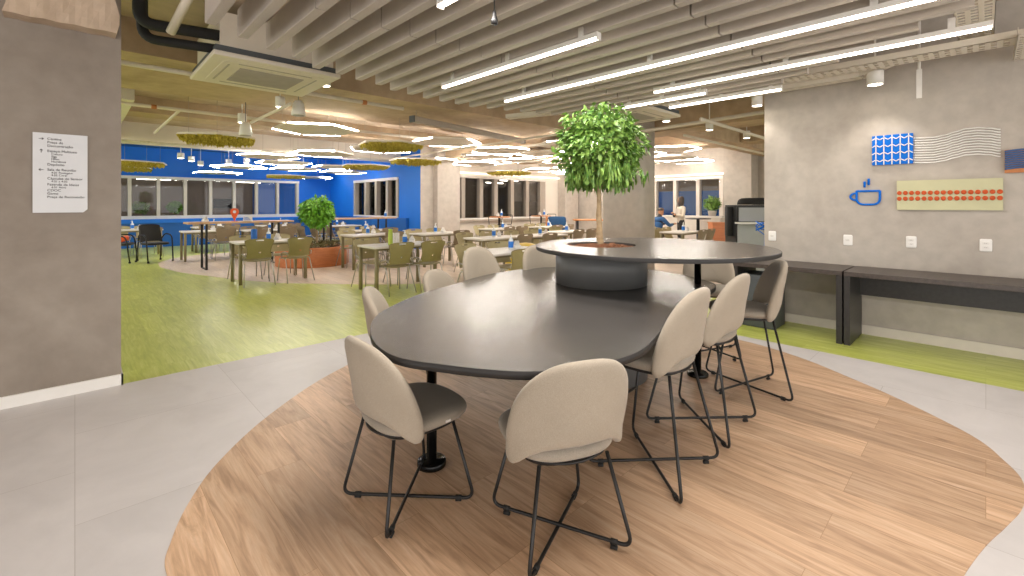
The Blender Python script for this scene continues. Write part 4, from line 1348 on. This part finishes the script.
MB().add([(-.09, -.03, 0), (.09, -.03, 0), (.09, .03, 0), (-.09, .03, 0), (-.09, 0, .12), (.09, 0, .12)], [(0, 1, 5, 4), (2, 3, 4, 5), (0, 4, 3), (1, 2, 5), (3, 2, 1, 0)]).build('card', M['white'], t)
m = MB()
for k in range(4):
    f = .2 + .17 * k
    m.box(-.07, .07 - .02 * k, -.0325 + .03 * f, -.029 + .03 * f, .12 * f, .12 * f + .009)
m.build('printed_line', M['bluelab'], t)
place(bt, (6.85, 12.72, 1.03), 1, 'pump bottle with blue label on the oak bar table by blue windows')
place(nh, (2.05, 11.8, 1.03), .4, 'white napkin holder on the oak bar table at left')
place(bt, (9.95, 10.85, 1.03), .4, 'pump bottle on the left orange bistro table')
place(nh, (9.75, 10.8, 1.03), .4, 'white napkin holder on the left orange bistro table')
place(bt, (12.0, 10.85, 1.03), .8, 'pump bottle on the right orange bistro table')
place(nh, (11.78, 10.86, 1.03), 1.3, 'white napkin holder on the right orange bistro table')

# yellow pouf behind the stool
o = MB().lathe([(0, 0), (.3, 0), (.36, .04), (.37, .3), (.33, .56), (.25, .67), (.12, .73), (0, .745)], 36).build('pouf_chair', M['yellow'], None, (5.66, 5.55, .003))
tag(o, 'yellow rounded pouf chair behind the counter stools', 'pouf')

# blue sofa and booth table under the middle wall's right end
t = empty('booth_sofa', (11.95, 10.2, .003), R(-46), 'blue upholstered booth sofa with orange end panel', 'sofa')
MB().pillow(superell(.33, .27, 8, 40), .28, lambda px, py, h: (px, py, .34 + h)).build('seat', M['sofa'], t)
MB().pillow(superell(.33, .4, 8, 40, 0, .6), .16, lambda px, py, h: (px, .24 + h, py)).build('backrest', M['sofa'], t)
MB().box(-.39, -.34, -.28, .34, 0, 1.02).build('end_panel', M['orangetop'], t)
MB().box(-.32, .32, -.22, .24, 0, .2).build('plinth', M['cabtop'], t)
t = empty('booth_table', (12.0, 8.75, .003), R(-46), 'orange wooden booth table left of the concrete column', 'table')
MB().prism(superell(.62, .34, 14, 36), .9, .94, .005).build('tabletop', M['orangetop'], t)
for s in (-1, 1):
    MB().box(s * .5 - .025, s * .5 + .025, -.25, .25, 0, .9).build('leg', M['cabtop'], t)
t = empty('booth_bench', (12.75, 7.9, .003), R(-46), 'brown booth bench with orange end beside the concrete column', 'bench')
MB().box(-.3, .3, -.25, .25, 0, .45).build('seat', M['benchdark'], t)
MB().box(-.3, .3, .2, .27, .45, 1.05).build('backrest', M['orangetop'], t)

# the room at the right: counter, topiary, planter box, people, cabinets
t = empty('serving_counter', (14.1, 6.45, 0), 0, 'long white counter below the right windows', 'counter')
MB().box(-.3, .3, -1.0, 1.0, .004, 1.02).build('body', M['offwhite'], t)
MB().prism([(-.34, -1.05), (.34, -1.05), (.34, 1.05), (-.34, 1.05)], 1.02, 1.06, .005, smooth=False).build('worktop', M['white'], t)
t = empty('topiary', (13.95, 5.75, 1.06), 0, 'round topiary bush in a pot on the white counter', 'plant')
MB().lathe([(0, 0), (.1, 0), (.13, .16), (.12, .17), (0, .15)], 24).build('pot', M['beige'], t)
leaf_cloud(700, .21, .38, .08, .045, 44, .2, .95, .4).build('foliage', M['leaf'], t)
t = empty('planter_box', (12.9, 5.2, .003), R(-46), 'orange wooden planter box before the white counter', 'planter')
MB().box(-.17, .17, -.17, .17, 0, .9).build('body', M['planter'], t)
MB().box(-.19, .19, -.19, .19, .9, .92).build('rim', M['orangetop'], t)
t = empty('round_table', (13.3, 5.9, .003), 0, 'tall black pedestal table beside the orange planter box', 'table')
MB().lathe([(0, .98), (.35, .98), (.355, .99), (.355, 1.0), (0, 1.01)], 32).build('tabletop', M['cabtop'], t)
MB().lathe([(.22, 0), (.22, .015), (.05, .03), (.045, .98), (0, .98)], 24).build('leg', M['cabtop'], t)

t = empty('recycling_cabinet', (7.9, 2.5, 0), R(-46), 'grey recycling cabinet with black bag on top, behind the plaster wall', 'cabinet')
MB().box(-.40, .34, -.05, .35, .004, 1.4).build('body', M['cabtop'], t)
MB().box(-.38, .25, -.09, -.05, .05, 1.09).build('door', M['greycab'], t)
MB().box(-.42, .27, -.2, -.05, 1.10, 1.13).build('shelf', M['whitegloss'], t)
MB().box(-.36, .24, -.07, -.05, 1.14, 1.36).build('upper_panel', M['greycab'], t)
m = MB().prism(superell(.05, .05, 6, 20, -.45, .1), .9, 1.37, .01)
m.build('side_dispenser', M['cabtop'], t)
o = MB().pillow(superell(.27, .17, 2.6, 36), .2, lambda px, py, h: (px, py, .005 + max(0, h) * 1.1)).build('black_bag', M['rubber'], None, (7.98, 2.6, 1.4))
o.rotation_euler = (0, 0, R(-46))
tag(o, 'black bag lying on top of the grey recycling cabinet', 'bag')
m = MB(); g = random.Random(3)
pts = [(0, 0, 1.12)]
for k in range(24):
    a = k * .9
    pts.append((.06 * math.cos(a) + .02 * g.random(), .06 * math.sin(a), 1.12 + .05 * math.sin(k * .7) - .001 * k))
pts += [(.04, -.03, 1.0), (.06, -.02, .8), (.05, -.02, .6)]
m.tube(pts, .006, 7)
o = m.build('network_cable', M['bluevivid'], None, (6.29, 1.98, .02))
tag(o, 'bundle of blue network cable hanging behind the plaster wall edge', 'cable')

# people, each one continuous skinned body
def body(name, pts, edges, mat, parent, sub=2, root=0):
    me = bpy.data.meshes.new(name)
    me.from_pydata([p[:3] for p in pts], edges, [])
    me.materials.append(mat)
    o = bpy.data.objects.new(name, me)
    col.objects.link(o); o.parent = parent
    s = o.modifiers.new('skin', 'SKIN')
    s.use_smooth_shade = True
    for i, p in enumerate(pts):
        v = me.skin_vertices[0].data[i]
        v.radius = (p[3], p[4] if len(p) > 4 else p[3])
        v.use_root = (i == root)
    m_ = o.modifiers.new('smooth', 'SUBSURF'); m_.levels = sub; m_.render_levels = sub
    return o
def head(parent, x, y, z, rz, hairm, longhair):
    h = MB()
    mt = Matrix.Translation((x, y, z)) @ Matrix.Rotation(rz, 4, 'Z')
    prof = [(0, -.115), (.035, -.11), (.055, -.085), (.066, -.045), (.074, .0), (.078, .04), (.07, .085), (.045, .112), (0, .12)]
    h.lathe(prof, 20, mt)
    h.add([(-.012, .07, -.02), (.012, .07, -.02), (0, .105, -.022), (0, .074, .02)], [(0, 1, 2), (1, 3, 2), (3, 0, 2)], True, mt)
    for s in (-1, 1):
        h.lathe([(0, -.025), (.012, -.015), (.014, .012), (0, .022)], 8, mt @ Matrix.Translation((s * .078, -.005, 0)))
    ho = h.build('head', M['skin'], parent)
    for s in (-1, 1):
        MB().lathe([(0, -.007), (.008, -.003), (.009, .003), (0, .006)], 8, mt @ Matrix.Translation((s * .028, .067, .012))).build('eye', M['ink'], ho)
    MB().box(-.022, .022, .06, .072, -.063, -.056, mt).build('mouth', M['orange'], ho)
    if longhair is not None:
        m = MB()
        g = random.Random(6)
        m.lathe([(.03, .135), (.07, .12), (.092, .07), (.094, .02), (.09, -.03), (.085, -.09), (.075, -.14)] if longhair else [(.02, .128), (.06, .112), (.083, .07), (.082, .04)], 20, mt @ Matrix.Translation((0, -.022, 0)))
        m.build('hair', hairm, ho)
t = empty('person', (12.37, 5.98, .003), R(48), 'standing person in a cream cardigan with long dark hair and folded arms', 'person')
b = [(0, 0, .92, .145, .105), (0, 0, 1.08, .125, .09), (0, 0, 1.25, .15, .1), (0, -.01, 1.37, .13, .08), (0, 0, 1.44, .05), (0, .01, 1.52, .05),
     (.09, 0, .82, .085), (.1, .01, .47, .058), (.1, -.02, .1, .04), (.1, .1, .05, .035),
     (-.09, 0, .82, .085), (-.1, .01, .47, .058), (-.1, -.02, .1, .04), (-.1, .1, .05, .035),
     (.2, -.01, 1.34, .055), (.25, .02, 1.12, .045), (.08, .2, 1.12, .034), (-.04, .22, 1.16, .026),
     (-.2, -.01, 1.34, .055), (-.25, .02, 1.12, .045), (-.08, .19, 1.16, .034), (.05, .21, 1.2, .026)]
e = [(0, 1), (1, 2), (2, 3), (3, 4), (4, 5), (0, 6), (6, 7), (7, 8), (8, 9), (0, 10), (10, 11), (11, 12), (12, 13), (3, 14), (14, 15), (15, 16), (16, 17), (3, 18), (18, 19), (19, 20), (20, 21)]
body('body', b, e, M['trousers'], t)
cb = [(0, 0, .86, .165, .12), (0, 0, 1.08, .14, .105), (0, 0, 1.25, .165, .115), (0, -.01, 1.38, .14, .09),
      (.205, -.01, 1.35, .065), (.255, .02, 1.12, .055), (.09, .2, 1.125, .044), (-.205, -.01, 1.35, .065), (-.255, .02, 1.12, .055), (-.09, .19, 1.165, .044)]
t.scale = (.88, .92, .965)
body('cardigan', cb, [(0, 1), (1, 2), (2, 3), (3, 4), (4, 5), (5, 6), (3, 7), (7, 8), (8, 9)], M['cream'], t)
head(t, 0, .02, 1.565, R(-20), M['hair'], True)
def hand(parent, x, y, z, d):
    m = MB()
    u = Vector(d).normalized(); s = u.cross(Vector((0, 0, 1))).normalized()
    c = Vector((x, y, z))
    m.tube([c, c + u * .05, c + u * .085], [.02, .03, .026], 10)
    for k in range(4):
        p = c + u * .08 + s * (.013 * (k - 1.5)) * 1.2
        L = (.06, .07, .065, .05)[k]
        m.tube([p, p + u * L * .5 + Vector((0, 0, -.006)), p + u * L * .8 + Vector((0, 0, -.024))], [.0095, .0085, .007], 8)
    p = c + u * .03 + s * .026
    m.tube([p, p + u * .03 + s * .02, p + u * .055 + s * .018], [.011, .01, .008], 8)
    m.build('hand', M['skin'], parent)
hand(t, -.03, .225, 1.17, (-1, .1, .1)); hand(t, .05, .215, 1.21, (1, .1, .1))
t = empty('person', (11.84, 6.43, .003), R(-110), 'seated person in a blue shirt leaning forward with outstretched arms', 'person')
b = [(0, 0, .52, .15, .12), (0, .03, .72, .14, .11), (0, .07, .92, .16, .11), (0, .09, 1.03, .12, .08), (0, .11, 1.09, .05), (0, .13, 1.15, .05),
     (.1, .12, .5, .085), (.12, .42, .5, .062), (.12, .42, .1, .045), (.12, .54, .05, .038),
     (-.1, .12, .5, .085), (-.12, .42, .5, .062), (-.12, .42, .1, .045), (-.12, .54, .05, .038),
     (.2, .08, .98, .055), (.24, .24, .82, .045), (.16, .46, .86, .034),
     (-.2, .08, .98, .055), (-.24, .24, .82, .045), (-.16, .46, .86, .034)]
e = [(0, 1), (1, 2), (2, 3), (3, 4), (4, 5), (0, 6), (6, 7), (7, 8), (8, 9), (0, 10), (10, 11), (11, 12), (12, 13), (3, 14), (14, 15), (15, 16), (3, 17), (17, 18), (18, 19)]
body('body', b, e, M['trousers'], t)
cb = [(0, 0, .55, .165, .135), (0, .03, .72, .155, .125), (0, .07, .92, .172, .122), (0, .09, 1.03, .13, .09), (.2, .08, .98, .066), (.24, .24, .82, .055), (.18, .40, .85, .046), (-.2, .08, .98, .066), (-.24, .24, .82, .055), (-.18, .40, .85, .046)]
body('shirt', cb, [(0, 1), (1, 2), (2, 3), (3, 4), (4, 5), (5, 6), (3, 7), (7, 8), (8, 9)], M['blueshirt'], t)
head(t, 0, .15, 1.2, 0, M['hair'], False)
hand(t, .16, .46, .86, (-.1, 1, .1)); hand(t, -.16, .46, .86, (.1, 1, .1))
place(ch_k, (11.84, 6.43, .003), R(-110), 'khaki plastic chair under the seated person in blue', group='plastic dining chairs')

# seen through the back windows
t = empty('wall_television', (4.6, 22.58, 1.46), 0, 'black wall television seen through the back windows', 'television')
MB().box(-.38, .38, -.06, 0, -.2, .2).build('case', M['cabtop'], t)
MB().box(-.36, .36, -.064, -.06, -.18, .18).build('screen', M['blackgloss'], t)
for x, y, mt, lb in ((1.75, 21.6, 'leaf', 'dark round-crowned tree behind the back windows, left one'), (2.75, 21.4, 'leaf2', 'green round-crowned tree behind the back windows, right one')):
    t = empty('potted_tree', (x, y, 0), 0, lb, 'tree')
    MB().lathe([(0, 0), (.2, 0), (.24, .4), (.22, .41), (0, .38)], 24).build('pot', M['beige'], t)
    MB().tube([(0, 0, .36), (.01, 0, .8), (0, 0, 1.3)], [.03, .025, .02], 8).build('trunk', M['bark'], t)
    leaf_cloud(500, .23, 1.32, .09, .05, int(x * 10), .5, .95, .35).build('foliage', M[mt], t)
t = empty('shelf_unit', (11.2, 16.8, 0), 0, 'dark wooden shelf unit seen through the middle windows', 'shelf')
for z in (.3, .75, 1.2, 1.65, 2.1):
    MB().box(-.9, .9, -.2, .2, z, z + .03).build('shelf', M['orangetop'], t)
for x in (-.9, .88):
    MB().box(x, x + .02, -.2, .2, 0, 2.13).build('side_panel', M['benchdark'], t)
